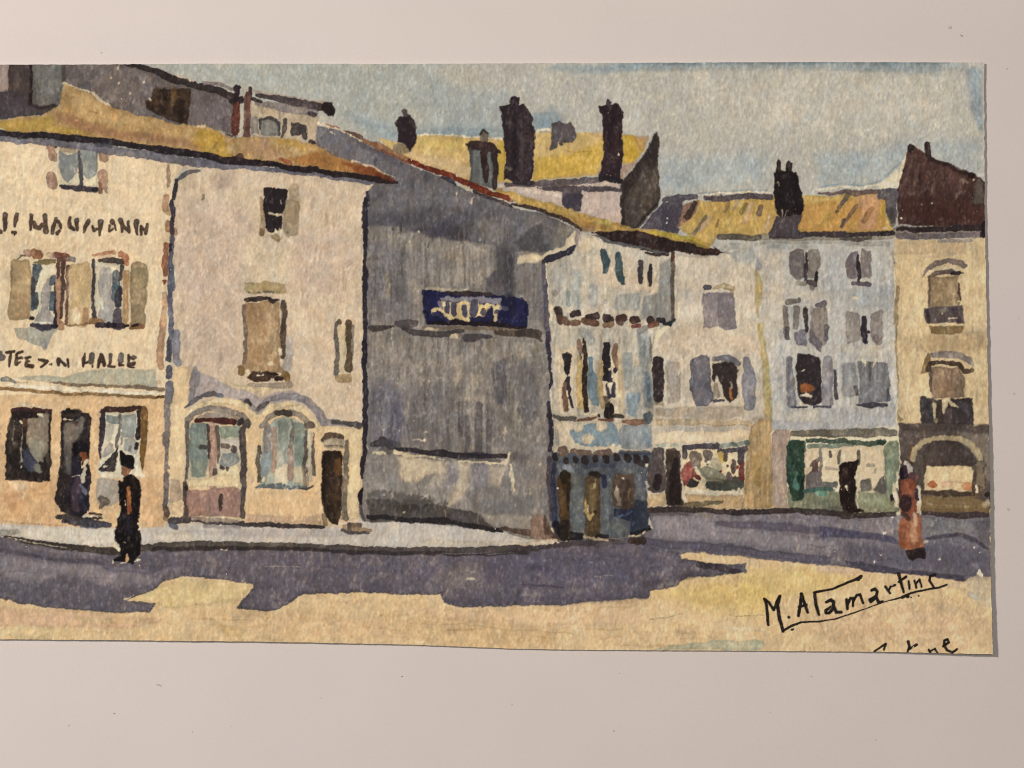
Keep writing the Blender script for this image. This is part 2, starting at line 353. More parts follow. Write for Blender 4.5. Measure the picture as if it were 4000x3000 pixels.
P('483f39', "A4 440 888 475 950 495 990 475 1050 475 1250 495 1590 B4 1580 40 1530 90 1340 318 1190 285 A4 70 1659 75 1440 150 1340 380 1000", m=.12, st=.05)
P('2c2424', "A4 440 888 470 960 470 1200 400 1300 330 1250 90 1640 75 1450 380 1000", a=.7, f=10, k=True); S('251e1e', "B4 1350 310 1450 180 1560 60", 40, a=.7, f=4, k=True); S('241e1e', "B4 1200 0 1200 250", 36, a=.6, f=4, k=True)
S('74665a', "A4 430 1300 420 1500", 60, a=.4, f=10, k=True)
# ================================================================== dark house high on the left
HD = part('painted_house', None, 'dark grey brown upper house behind the ochre roof at top left')
P('6d6361', "A1 -200 120 1330 140 1560 158 1700 200 1990 300 2212 370 A2 180 420 330 500 300 890 130 870 0 810 A1 1900 800 1560 710 1180 610 1000 480 690 370 640 610 430 690 -200 750", m=.13, e=.05)
P('a38d82', "A1 -200 120 112 120 110 300 90 400 30 440 -200 440", a=.95, k=True)
P('4b3f3d', "A1 115 120 345 120 345 540 200 480 95 440 100 300", k=True); S('6a5850', "A1 190 280 185 400", 60, a=.6, f=8, k=True)
P('706d69', "A1 350 120 690 120 680 400 660 590 450 600 360 540", m=.1, k=True); P('8a857c', "A1 390 260 560 200 600 430 430 470", a=.45, f=20, k=True)
P('4c4448', "A1 -200 440 60 440 130 430 330 530 345 570 430 600 640 600 560 655 430 690 250 710 0 745 -200 750", k=True)
S('2c2325', "A1 338 130 335 350 335 560", [24, 30, 40], k=True); S('332a2b', "A1 600 600 420 620 330 570", 40, a=.8, f=4, k=True)
S('3d3436', "A1 690 130 690 330", 40, a=.6, f=5, k=True); S('4d443e', "A1 420 650 600 640", 50, a=.7, f=6, k=True)
P('3e2f25', "A1 1660 415 2060 400 2060 480 2035 790 1960 785 1720 690 1580 620 1575 540 1650 500", m=.25, k=True)
S('6a4d28', "A1 1890 420 1870 560", 66, a=.7, f=6, k=True); S('241b18', "A1 1960 560 1960 760", 70, a=.7, f=6, k=True); S('241b1a', "A1 1780 410 1790 520", 30, a=.7, f=4, k=True); S('54402a', "A1 1700 430", 90, a=.7, f=6, k=True)
P('7d7068', "A1 1230 200 1500 330 1500 480 1330 560 1150 450 1050 300", a=.5, f=24, e=0, k=True); P('75696a', "A1 2070 420 2212 440 2212 780 2060 780", a=.7, f=5, k=True)
P('75696b', "A2 0 520 240 590 290 640 280 860 140 850 0 790", a=.8, f=8, k=True); S('5b5256', "A2 190 780 220 850", 90, a=.7, f=5, k=True)
for q in ("1210 290", "1270 180", "1285 350", "1415 470", "1620 520", "1555 345"): S('cdbb98', "A1 " + q, 24, k=True)
S('cfbb98', "A1 690 360 800 400 980 440 1080 530 1190 600", [40, 14, 34, 40, 20], k=True)
P('b9a485', "A2 495 555 620 600 900 660 1210 710 1240 700 1235 1010 1180 1025 900 955 600 915 495 900", m=.06)
S('cab594', "A2 1240 780 1290 790", 40, k=True); S('cdb896', "A2 1225 960", 50, k=True)
scatter(70, -50, 250, 1120, 520, ['7b706c', '5a5052', '857a74', '665c5c'], (8, 18), (20, 80), a=.3, seed=15)
part('roof', HD, 'dark eave and roof edge of the upper house')
S('38302f', "A1 1340 150 1560 185 1720 240 1850 300 1990 330 2130 380 2212 395 A2 180 445 330 500", [20, 60, 74, 84, 84, 70, 80, 76, 90], m=.12)
S('7f6f6b', "A2 0 345 160 370 310 405", 40, a=.9); P('332b2d', "A2 260 520 420 490 425 540 410 565 330 590 260 560")
S('b89f8c', "A2 520 435 800 475 1050 520 1290 565", 26, a=.9); S('493f40', "A2 560 475 800 515 1000 560 1150 590 1290 620", [30, 70, 96, 110, 80], m=.12, st=.04)
S('8c7f79', "A2 560 565 800 600 1000 640 1190 672", [40, 84, 86, 66]); S('463c40', "A2 1130 680 1190 690", 44)
P('2b2325', "A2 1285 560 1380 560 1410 610 1420 655 1400 705 1320 695 1255 650 1270 600", m=.2); S('3c3234', "A2 500 515 610 545", [50, 30])
S('cbb79a', "A1 1830 250 1990 290 2100 330", 16, k=True)
part('window', HD, 'grey arched attic window'); P('77746f', "A2 598 730 690 705 800 730 812 915 700 920 600 900", st=.1); S('4a4748', "A2 605 860 605 750 690 715 790 750 800 910", [16, 26, 30, 36, 26], k=True); S('9c968c', "A2 690 800 690 880", 60, a=.6, f=5, k=True)
part('window', HD, 'dark square attic window'); P('463f3f', "A2 925 775 1010 770 1085 790 1112 850 1110 960 1060 955 1045 900 920 930"); S('5f5956', "A2 975 860", 60, a=.6, f=6, k=True)
part('window', HD, 'narrow slit between the attic windows'); S('57524f', "A2 870 745 855 850 830 930", [50, 50, 30])
use(HD); S('877f79', "A2 545 740 545 890", 80, a=.9); S('413739', "A2 1150 985 1180 1000", 60); S('a08f7c', "A2 1218 720 1212 960", 26, a=.8)
part('chimney_pipe', HD, 'left of two red brown chimney pipes'); S('32262a', "A2 350 395 348 450 345 560", [80, 44, 62]); S('5c3228', "A2 345 590 340 720 335 880", [76, 90, 84], m=.12); S('6a5f64', "A2 240 900 330 925", 40)
part('chimney_pipe', HD, 'right of two red brown chimney pipes'); S('3d2c30', "A2 485 410 485 480", 48); S('6d4a40', "A2 465 465 460 650 455 930", [66, 76, 74], m=.12); S('54433f', "A2 470 700 465 880", 36, a=.6, f=4, k=True); S('5a5057', "A2 290 990 380 965 450 945", [20, 50, 50])

# ================================================================== tan house on the right edge
HR = part('painted_house', None, 'tan house at the right edge under a dark red roof')
P('c7ad80', "B6 810 430 1900 420 C6 1900 1000 850 980 820 0", m=.06, st=.03)
P('b39975', "B6 850 460 1250 450 1600 460 1580 590 1250 580 860 590", a=.6, f=6, k=True); P('ae9369', "C6 860 60 1250 40 1700 0 1820 60 1820 250 1600 220 1100 200 900 240", a=.5, f=20, st=.06, k=True)
P('a78d69', "B6 1180 1470 1560 1440 1800 1420 1815 1600 1200 1640", a=.5, f=16, k=True)
S('a48a6a', "B6 775 520 800 680", 26, a=.9, k=True); S('99825f', "B6 845 950 825 1200 815 1650", 44, a=.9, k=True); S('8d7a5c', "C6 825 0 840 400 835 700", 18, a=.7, k=True)
P('95804f', "C6 840 870 920 930 870 960 850 960", k=True); S('b3a184', "B6 1130 620 1500 590", 30, a=.4, k=True)
scatter(60, 3500, 950, 3860, 1640, ['b29570', 'd0b88c', 'bda27a'], (7, 16), (20, 90), a=.3, seed=13)
part('roof', HR, 'dark red roof with a small chimney')
P('4b3430', "A5 945 1055 1010 1025 1130 1100 1210 1145 1400 1215 1500 1290 1660 1330 1900 1480 B6 1900 290 860 275 845 180 A5 850 1659 845 1500 870 1300", m=.14, st=.08)
P('452a25', "B6 900 0 1780 0 1785 260 1300 260 880 230", a=.7, f=30, k=True)
scatter(40, 3510, 600, 3850, 880, ['5f4238', '33201f', '6b5046', '4f2a28'], (7, 14), (30, 110), a=.4, ang=108, seed=14)
for q in ("1010 1150 960 1300 900 1500", "1080 1220 1030 1400 990 1560", "1560 1370 1520 1500 1470 1600", "1230 1400 1200 1550"): S('755c50', "A5 " + q, [30, 46, 20], a=.6, f=6, k=True)
S('332221', "A5 1200 1165 1400 1235 1500 1300 1660 1340", 46, a=.8, f=4, k=True); P('62574e', "A5 1700 1370 1770 1420 1785 1659 1640 1640 1680 1480", a=.9, f=5, k=True)
S('8d7a68', "A5 1540 1390 1600 1420", 30, a=.7, k=True)
S('3a2b2a', "A5 1165 1020 1170 1090 1175 1160", [64, 60, 50]); S('2e2627', "A5 985 1055", 84); S('291e1e', "A5 1630 1345", 70, k=True)
S('d7c8a6', "A5 935 1100 890 1240 858 1400 850 1480", [10, 34, 26, 8], k=True); S('d7c8a6', "B6 880 190", 26, k=True)
for q in ("1100 60", "1210 50", "1660 -210"): S('cbb59a', "B6 " + q, 16, k=True)
S('857a70', "B6 845 345 1200 345 1850 340", 120, a=.95); S('352a2c', "B6 850 325 1100 320 1500 310 1880 310", [40, 60, 64, 70]); S('6f6465', "B6 850 395 1200 395 1500 385 1730 385", 60, m=.12); S('241d20', "B6 1775 270 1770 390", 66); S('8c8482', "B6 1300 445 1640 445", 30, a=.8, k=True)
part('window', HR, 'upper window under a curved hood')
P('8d7759', "B6 1180 830 1490 820 1505 950 1515 1100 1500 1170 1190 1160", m=.1); S('6c5a4d', "B6 1185 850 1180 980 1195 1150", 28); S('523f36', "B6 1500 910 1505 1000 1522 1075", [16, 34, 10]); S('cfbb92', "B6 1500 1090", 30, k=True)
P('5d5150', "B6 1140 1170 1540 1140 1560 1345 1400 1330 1150 1330 1130 1240", m=.18); S('403638', "B6 1170 1190 1180 1310", 40, k=True); S('3c3436', "B6 1450 1180 1500 1320", 60, a=.7, f=5, k=True); S('837c70', "B6 1310 1200 1370 1190", 44, a=.7, f=5, k=True)
S('d3c19c', "B6 1325 1228", 24, k=True); S('d3c19c', "B6 1390 1280 1480 1284", 16, k=True); P('7f6844', "B6 1180 1360 1550 1370 1540 1440 1400 1460 1200 1450"); S('cbb78e', "B6 1270 1352 1400 1356", 10, k=True)
S('7d6d65', "B6 1112 840 1140 770 1250 690 1400 665 1500 690 1545 725", [16, 36, 60, 56, 66, 66]); S('d3c098', "B6 1190 790 1270 740 1380 730 1500 775", [10, 36, 34, 10], k=True); S('6b5c53', "B6 1185 835 1280 780 1430 780 1540 810", [30, 50, 54, 10]); S('372c2a', "B6 1440 795 1500 805", 40, k=True)
part('window', HR, 'lower window over the balcony')
P('8e755e', "C6 1200 370 1500 370 1560 480 1560 700 1400 710 1210 710", m=.1); S('8d8079', "C6 1210 245 1350 235 1500 240 1590 290 1640 350", [50, 80, 76, 76, 40], m=.14); P('8a7048', "C6 1165 210 1195 260 1180 420 1085 450 1120 320"); S('48382d', "C6 1175 400 1190 335 1350 320 1500 335 1550 420", [50, 50, 40, 50, 40]); S('5b4839', "C6 1560 420 1640 410", 50); S('5d4e45', "C6 1195 400 1200 620", 36); S('8a7a63', "C6 1530 480 1535 680", 36, a=.7, k=True); P('7d6148', "C6 1230 530 1400 520 1400 690 1230 690", a=.5, f=12, k=True)
part('balcony', HR, 'dark railing balcony')
P('423b3d', "C6 1085 690 1120 675 1200 715 1400 720 1650 705 1665 980 1400 1010 1100 1000 1080 860", m=.16)
S('cfbb8e', "C6 1235 770 1240 930", [50, 30], k=True); S('cfba90', "C6 1360 745 1340 870", [90, 20], k=True); S('4b3d32', "C6 1285 770 1295 940", 50, k=True); S('57494a', "C6 1390 850 1370 950", 76, k=True); S('c8b58c', "C6 1420 770 1490 800", [50, 14], k=True); S('5e585c', "C6 1570 800", 110, a=.6, f=8, k=True); S('86735a', "C6 1250 955", 50, k=True)
part('shop_front', HR, 'dark stone arched shop front')
P('584d48', "C6 845 975 1400 985 1900 985 D6 1900 620 1850 720 1830 860 1080 860 1060 600 870 600 860 100", m=.1); P('857869', "C6 1470 1070 1650 1070 1900 1080 D6 1900 500 1790 500 1760 220 1670 110", a=.75, f=8, k=True)
S('4b403b', "C6 900 1030 1200 1040 1480 1010 1800 1010", 60, a=.6, f=6, k=True); S('5f4733', "D6 985 130 960 350", 70, a=.8, f=6, k=True)
S('ae9a74', "D6 990 260 1020 160 1100 80 1200 45 1350 28 1500 40 1620 90 1690 170 1725 240", [50, 66, 70, 60, 60, 66, 76, 80, 60], m=.1)
P('483d3a', "D6 1090 280 1130 150 1220 60 1350 55 1500 75 1600 150 1690 290 1640 330 1350 325 1150 325 1120 560 1075 590", m=.12); P('5f5047', "D6 1150 160 1250 120 1330 320 1150 320", a=.5, f=16, k=True); S('5b4f45', "D6 1110 260 1085 430 1095 580", [60, 76, 50], k=True)
P('cfb485', "D6 1150 335 1350 325 1640 335 1655 400 1645 600 1120 600 1125 450"); S('c8a884', "D6 1150 500 1620 490", 30, a=.5, f=6, k=True); S('a8603a', "D6 1170 535 1210 530", [50, 90]); S('ad6f46', "D6 1580 540 1620 550", 90, a=.85, f=5); S('c0957a', "D6 1340 535 1400 530", 70, a=.7, f=5); S('9a8868', "D6 1300 505 1640 500", 14, a=.6, dry=3, k=True)
S('80705a', "D6 1720 300 1730 450 1700 620", [40, 100, 110]); S('54443b', "D6 1665 400 1660 620", 30); S('604c3c', "D6 1715 560 1720 680", 60); S('4b3c32', "D6 1110 620 1350 625 1660 640", [40, 56, 50]); P('7e6745', "D6 1110 655 1400 655 1640 665 1830 740 1830 850 1400 820 1080 850"); S('a3906a', "D6 1150 745 1400 750 1650 775", 12, a=.7, k=True); S('6a5536', "D6 1130 800 1500 810", 40, a=.6, f=5, k=True); S('b8a584', "D6 1780 760 1830 720", 70, a=.7, f=5, k=True)
S('30281f', "D6 1800 640", 60); S('403733', "D6 1850 620 1845 700", 40); S('dccfac', "D6 1692 545 1690 610", 34, k=True)
S('45393a', "D6 1100 835 1300 850 1500 875 1700 860 1810 865", [40, 50, 70, 70, 40], m=.1)

# ================================================================== pale grey house with green shop
HG = part('painted_house', None, 'tall grey white house above the green shop front')
P('b0aca5', "B5 1200 470 1700 440 2212 430 B6 300 460 780 470 800 800 820 1659 C6 840 1000 400 1040 C5 2100 1050 1420 1050 1390 800 1330 200 B5 1270 1000 1230 650", m=.05, st=.05, e=.04)
P('c0b29c', "B5 1260 560 1560 560 1560 1000 1580 1400 1400 1659 1320 1500 1310 900", a=.75, f=20, e=0, k=True); P('c2b59e', "B5 1620 960 2000 980 2040 1080 1700 1090", a=.7, f=14, e=0, k=True)
P('a1a2a3', "B6 0 500 300 520 250 1000 150 1100 20 1000", a=.5, f=20, e=0, k=True); P('9da1a3', "B6 260 960 780 940 780 1200 400 1150", a=.6, f=20, st=.06, k=True); P('a4a4a6', "C6 0 820 800 800 830 1020 0 1030", a=.6, f=10, k=True); P('a6a5a8', "C5 1400 950 2212 980 2212 1050 1420 1060", a=.6, f=6, k=True)
P('bab09e', "C5 1560 900 1700 830 1950 830 1890 960 1600 960", a=.8, f=6, k=True); P('bdb3a0', "C6 420 150 700 150 680 270 430 270", a=.7, f=10, k=True); S('9fa2a0', "B5 1400 510 1700 505 1900 515", 50, a=.7, f=6, k=True); S('b5a686', "B5 1250 480 1350 470", 30, a=.4, k=True)
S('9b988f', "B5 1320 450 1700 450 2212 445 B6 300 470 740 480", 56, a=.9, f=4, k=True); S('d7cba8', "B6 360 1060 430 1080", [50, 10], k=True)
S('aca08c', "B6 790 540 800 760", 26, a=.6, k=True)
scatter(80, 2980, 980, 3490, 1660, ['a3a2a4', 'bfb4a4', '99989a', 'b9afa4'], (8, 20), (30, 120), a=.32, seed=11)
RG = part('roof', HG, 'ochre tiled roof with slanting strokes')
P('bb9850', "B5 440 330 470 70 640 10 950 15 1460 -40 1780 -40 2212 -50 A5 20 1540 640 1510 850 1490 B6 740 120 770 270 820 360 0 380 B5 1300 400 830 385 780 500 560 420", m=.1)
P('b88846', "B5 1750 60 2212 0 B6 720 -20 700 330 0 360 B5 1700 340", a=.85, f=10, k=True); P('bb8d6a', "A5 380 1570 640 1540 B6 660 60 600 330 420 340 440 120", a=.75, f=10, k=True); P('c0995c', "B5 1500 400 1300 380 1380 250 1460 150", a=.5, k=True)
for q, h, ww in (("960 40 920 135", '8d7348', 40), ("1150 55 1090 145", '86703f', 46), ("1300 80 1275 150", '685850', 60), ("705 185 640 280 575 375", '6d6258', 42), ("855 225 820 290", '7d6840', 26), ("1200 60 1130 240", 'c6a584', 46), ("770 190 640 340", 'c9a888', 36), ("1400 180 1330 340", 'c9a67c', 40), ("1010 60 900 300", 'c8a04e', 40), ("1060 30 1000 110", 'b59a70', 40)): S(h, "B5 " + q, ww, a=.8, k=True)
P('8d6c58', "B5 460 60 640 10 600 120 520 230 440 300 380 305 440 170", m=.12); S('47362f', "B5 590 40 500 190", [40, 66], k=True)
for q, h, ww in (("270 10 205 80", '75614e', 42), ("395 55 330 170 240 300", '7a6250', 36), ("190 128", '56483c', 42), ("270 230 240 290", '604e44', 40), ("560 90 480 230", 'a6764a', 60), ("705 30 660 190", 'c59a3e', 44), ("90 130 60 280", 'bb9648', 60)): S(h, "B6 " + q, ww, a=.85, k=True)
P('57515a', "B5 0 325 120 160 240 40 450 -10 470 60 430 200 385 300 440 320 400 370 200 330", m=.1); P('453f4a', "B5 240 60 440 60 430 220 400 360 240 330", a=.5, f=12, k=True)
for q in ("290 205", "295 262"): S('d8cfba', "B5 " + q, 20, k=True)
S('5d565d', "A4 530 1610 700 1590 880 1575", [50, 70, 60]); S('584e51', "A4 980 1590 1200 1590 1400 1560 1690 1575", [40, 70, 70, 60]); S('6c5a54', "A5 0 1530 200 1530 400 1535 640 1520", [30, 40, 56, 50]); S('6a5c50', "A5 310 1560 240 1650", 40, a=.8, k=True)
P('5f595e', "A5 640 1490 850 1485 860 1580 B6 840 60 830 250 770 260 720 120 A5 710 1620 620 1580", m=.12); S('50443e', "B6 790 120 790 260", 60, a=.7, f=5, k=True)
S('8f8676', "B5 1320 400 1700 400 2212 395 B6 300 400 780 390", 80, a=.9); S('61584e', "B5 850 405 1080 400 1290 405", [56, 64, 60]); S('433a3c', "B5 1420 400 1660 390 1780 375 2212 375 B6 300 385 500 375 640 365", [50, 60, 56, 66, 60, 50, 40], m=.1); S('2e292c', "B6 680 365 790 362", 60); S('5c534f', "B6 230 420 420 440 560 410", [20, 50, 20])
S('c9b48e', "B6 680 310 720 300", 24, k=True)
part('chimney', HG, 'black double chimney with two thin pots')
P('251e20', "A4 1715 1320 1750 1300 1755 1200 1780 1165 1808 1210 1810 1300 1855 1295 1860 1215 1890 1185 1925 1220 1920 1300 1965 1310 2002 1400 1990 1450 2035 1530 B5 1765 120 1720 185 1600 185 1480 180 1455 60", m=.12)
S('433a38', "A4 1785 1210 1782 1290", 30, k=True); S('433a38', "A4 1890 1220 1890 1290", 34, k=True); S('8a7a66', "B5 1580 120 1570 170", 14, k=True); S('9a8a74', "B5 1535 110 1540 170", 10, k=True); S('a08f78', "A4 1765 1420 1770 1450", 12, k=True)
use(RG); P('4e464b', "B5 1470 185 1745 170 1710 330 1790 400 1400 415 1385 360", m=.1)
part('window', HG, 'top left window with grey shutters'); P('6f6664', "B5 1610 570 1690 535 1765 550 1775 840 1700 870 1610 795"); P('80776f', "B5 1808 540 1920 530 1942 700 1900 860 1808 845"); S('423a3e', "B5 1788 580 1785 740 1785 880", [26, 52, 30]); S('302a2c', "B5 1905 800 1895 885", 34); S('585051', "B5 1800 890 1870 905", [40, 80]); S('968a7a', "B5 1700 895 1770 905", 50); S('857a74', "B5 1850 950", 56); S('d9cdb0', "B5 1870 860", 20, k=True)
part('window', HG, 'middle left window with open grey shutters'); S('7b7168', "B5 1590 1110 1720 1095", 50); S('7d746d', "B5 1560 1170 1570 1300 1585 1480", 60); S('857c75', "B5 1690 1180 1685 1380", [70, 60]); P('887d75', "B5 1850 1180 2010 1150 2035 1480 1980 1590 1830 1450", st=.08); P('7d7880', "B5 1660 1440 1790 1390 1805 1590 1680 1570"); P('6f6a71', "B5 1830 1380 1900 1480 1970 1540 1950 1645 1820 1530"); S('423a3a', "B5 1790 1190 1795 1420", [56, 40]); S('6c6164', "B5 1910 1140 1980 1130", [40, 70]); S('5c5354', "B5 1588 1390 1588 1490", 44); S('6a6265', "B5 2012 1370 2005 1500", 50)
part('window', HG, 'lower left window with a red pot on its sill'); S('8b878c', "C5 1600 290 1620 500 1640 760", [70, 90, 120]); S('6f696e', "C5 1610 300 1600 520", [50, 20], a=.7); S('8f8b8e', "C5 2030 300 2020 760", 120); P('352d30', "C5 1690 235 1800 230 1945 265 1960 560 1965 740 1880 795 1770 760 1720 690 1690 500"); S('98582f', "C5 1780 600 1830 610", 100); S('dac59e', "C5 1750 670 1840 690", 34, k=True); S('dac9a8', "C5 1735 760 1790 785", [40, 16], k=True); S('d9c8a6', "C5 1765 405", 28, k=True); S('c8b898', "C5 1945 775", 24, k=True); S('46404a', "C5 2105 390 2115 550 2125 710", [20, 34, 34]); S('53505c', "C5 1640 798 1800 802", 22); S('53505c', "C5 1880 805 2040 800", 30)
part('window', HG, 'top right window with one shutter ajar'); P('70666a', "B6 330 570 420 560 405 850 300 865 275 700"); P('7d7471', "B6 455 525 562 560 560 850 440 830"); S('332d33', "B6 418 600 420 760 430 890", [24, 46, 40]); S('5f5860', "B6 360 900 470 910 540 920", [40, 44, 50]); S('d6c8a6', "B6 450 862 520 878", 22, k=True)
part('window', HG, 'middle right window with grey shutters'); P('8f8680', "B6 275 1220 430 1215 445 1500 400 1540 300 1560"); P('857c78', "B6 540 1240 690 1200 690 1500 610 1585 550 1500"); S('363037', "B6 475 1280 470 1420 492 1540", [60, 66, 56]); S('363037', "B6 520 1430", 40); S('766c6c', "B6 610 1500 640 1540", 80, a=.7); S('cfc2a8', "B6 440 1590 650 1590", 20, a=.7, k=True)
part('window', HG, 'lower right window with closed blue grey shutters'); P('8d8c8f', "C6 250 330 400 320 410 700 250 690", a=.8, f=5, st=.08); P('7c7c80', "C6 420 310 740 320 755 600 740 750 420 760 430 500", st=.08); S('d5c8a8', "C6 470 300 490 360", [50, 10], k=True); S('d5c8a8', "C6 610 300 575 370", [40, 10], k=True); S('5b5557', "C6 540 330 548 510", [34, 16]); S('494650', "C6 400 780 560 780 720 785", [14, 60, 30]); S('625b60', "C6 380 590 402 680", [40, 34]); S('56535c', "C6 735 620 745 725", 34)
use(HG); S('57535a', "C6 165 390 180 560 185 700", [20, 36, 40], a=.9)
GS = part('shop_front', HG, 'green shop front with pale display window')
P('a58e7c', "C5 1435 1050 1620 1050 1590 1659 D5 1585 790 1420 790 1420 200", m=.07); P('7b7b63', "D5 1590 560 2212 560 D6 850 560 860 830 0 850 D5 2150 830 1590 800", m=.1); P('cdb894', "D5 1770 130 2212 120 D6 300 110 700 115 700 500 600 620 300 600 0 560 D5 2150 600 1780 590")
S('716a5e', "C5 1640 1085 2212 1085 C6 300 1080 600 1075 800 1085", [60, 96, 100, 100, 90], m=.12); S('55503f', "C5 1640 1110 2212 1125", 20, a=.4, f=4, k=True); S('4e5b4d', "C5 1800 1165 2212 1175 C6 300 1195 690 1190", [40, 56, 60, 60], m=.12); P('2e4037', "C6 610 1210 650 1150 720 1200 700 1225"); S('7e8979', "C5 1820 1225 2212 1220 C6 350 1222", [46, 36, 24])
P('2f4338', "D5 1580 80 1650 50 1780 60 1770 300 1775 560 1750 700 1640 720 1590 500", m=.22); S('5d8474', "D5 1690 390 1680 560", [20, 66], f=4); S('4a7060', "D5 1660 320 1670 420", 26, a=.7, f=4); P('7e8771', "D6 690 130 760 70 845 60 862 430 800 560 790 790 715 640 700 430", m=.12)
S('877c75', "D5 1950 160 1945 420", 36); P('6d6563', "D5 1780 430 1890 350 1960 400 1965 580 1800 600", m=.1); S('7d726c', "D5 1840 330 1935 250", 40); S('665048', "D5 1880 310 1885 360", 70); S('5a5048', "D5 2055 180 2055 230", 34); S('a69b8c', "D5 2010 350 2130 370", 30, a=.8); S('6b6868', "D5 1990 545 2110 520", 56); S('4a6a62', "D5 1780 600 1900 590 2060 575", 46); S('80a694', "D5 1900 630 1980 625", 44); S('63685a', "D5 1900 700 2120 760", 80, a=.5, f=8)
S('6d665c', "D6 210 180 212 300", 32); S('6a6058', "D6 425 180 418 310", 36); S('98907f', "D6 540 320 580 325", 36, a=.8); S('a39888', "D6 605 360 600 400", 20, a=.7); P('656159', "D6 425 490 555 465 560 600 440 610"); P('615e58', "D6 640 470 705 440 722 600 670 645 575 590 620 540"); S('5d8a78', "D6 10 630 60 630", 50, a=.8); S('6a6a66', "D6 30 530 170 530", 60); S('868b70', "D6 480 700 650 720 760 740", 90, a=.7, f=8, k=True); S('d8ceb0', "D6 170 585 225 575", [16, 40], k=True); S('d9cdae', "D6 800 570 830 750", [50, 40], k=True)
S('565450', "D5 1990 800 2150 790", 60, a=.6, f=5)
SP = part('painted_person', None, 'black silhouette figure standing at the green shop')
P('241b19', "D6 235 300 340 285 425 262 412 320 380 400 385 560 410 780 490 795 490 825 400 835 300 855 245 835 215 650 230 540 200 420 215 340", m=.15)
S('d9ceb0', "D6 290 545 302 600", [30, 14], k=True); S('cdc2a0', "D6 395 480 405 620 428 780", 14, k=True); S('4a3528', "D6 280 370 290 440", 50, a=.5, f=6, k=True)

# ================================================================== pale house with the goods window
HP = part('painted_house', None, 'pale beige house in the middle above the crowded shop window')
P('bfb19b', "B5 380 560 850 600 1180 480 1240 600 1290 1100 1310 1659 C5 1390 850 1430 1300 D5 1430 790 60 800 B5 80 1659 380 1300", m=.06, st=.03, e=.03)
P('c6b093', "B5 450 1330 1200 1450 1250 1659 200 1659 300 1450", a=.7, f=30, e=0, k=True); P('c3b6a2', "B5 400 640 660 700 650 1300 430 1250", a=.6, f=20, e=0, k=True)
P('9da09c', "B5 1050 530 1200 500 1240 620 1180 700 1050 650 960 590", a=.75, f=10, k=True); S('a8a398', "B5 920 540 1000 490 1130 500", [60, 60, 50], a=.9, k=True); S('8d8f8e', "B5 900 575 990 585", 16, a=.7, k=True)
S('a59b92', "B5 380 600 600 610 860 600", 26, a=.7, k=True)
S('9d9c9f', "B5 1275 640 1285 740", [30, 60], a=.8, f=5, k=True); S('b69d5e', "B5 1250 760 1285 950 1270 1100 1270 1270", [20, 80, 66, 10], a=.9, f=4, k=True); S('b39c60', "B5 1295 1350 1310 1500 1330 1659 C5 1345 250 1370 600 1390 900", [60, 60, 60, 70, 90, 90], a=.85, f=5, k=True); S('9d8a5e', "C5 1370 850 1400 950", 60, a=.7, f=6, k=True)
P('a3937f', "C5 160 820 480 800 1110 800 1125 915 900 935 180 900", a=.8, f=4, k=True); S('b69f7c', "C5 160 965 600 960 1180 985", 66, a=.9, f=4, k=True); S('8f8064', "C5 960 995 1180 1000", 24, a=.7, dry=4, k=True); P('aba39a', "C5 250 1010 700 1010 1190 1020 1190 1060 700 1060 280 1070", a=.7, f=3, k=True); P('d6be99', "C5 155 1070 700 1055 1190 1050 1210 1150 700 1180 150 1200", k=True)
P('a98b5e', "C5 1200 1010 1300 920 1410 940 1425 1300 D5 1430 785 1080 790 1120 640 1150 200", st=.1, m=.1); S('8b6e42', "D5 1160 300 1150 620", 30, a=.6, f=6, k=True); S('8f7348', "D5 1360 250 1340 620", 34, a=.5, f=6, k=True); S('b8964e', "D5 1250 250 1260 500", 70, a=.5, f=10, k=True); P('b3956a', "D5 480 640 1110 640 1080 780 900 800 520 760"); S('a99476', "C5 1230 940 1380 930", 50, a=.6, f=6, k=True)
S('a4a694', "C5 190 1205 400 1215", 36, k=True)
scatter(60, 2560, 1000, 2970, 1650, ['c8b69a', 'aaa399', 'b3a89a', 'c2b2a0'], (8, 20), (30, 120), a=.3, seed=12)
part('window', HP, 'top shuttered window'); P('8a7f80', "B5 680 1010 1015 1005 1030 1370 960 1420 870 1385 680 1390 675 1150"); P('776e70', "B5 830 1030 1015 1020 1030 1380 960 1420 840 1370", a=.8, f=3, k=True); S('a8946f', "B5 790 960 900 930 1000 965", [30, 60, 66]); S('8b7858', "B5 900 965 1000 980", 24, a=.7, k=True); S('53505a', "B5 700 950 740 945", 56)
part('window', HP, 'lower left dark window slit'); S('352d2e', "C5 190 320 195 520 190 710", [120, 130, 110]); P('998d81', "C5 270 300 430 330 440 750 300 770", a=.85, f=5, st=.08, k=True); S('8a7b64', "C5 160 765 240 765", 40, a=.7)
part('window', HP, 'lower open window with grey shutters'); P('76727a', "C5 550 280 650 250 760 265 770 600 805 720 720 800 590 785 545 600", m=.12, e=.25); S('8b878c', "C5 1150 300 1180 500 1170 780", [80, 150, 120]); S('7d7a82', "C5 800 285 950 275 1060 330", [50, 70, 50]); P('39312f', "C5 785 340 880 320 1000 310 1050 400 1062 680 960 775 905 700 880 570 830 460 800 540 780 520"); S('a4947c', "C5 810 570 830 700", [50, 80]); S('dac8a6', "C5 880 620 865 715", [20, 66], k=True); S('ae7242', "C5 970 600 985 715", [26, 36], k=True); S('9b8f7c', "C5 985 550 990 590", 26, k=True); S('55525c', "C5 810 735 900 735", 30); S('d0be9a', "C5 1085 690 1090 770", [30, 56], k=True); S('d6c8a8', "C5 765 340 770 600", 14, k=True)
GW = part('shop_window', HP, 'crowded shop window with red and green goods')
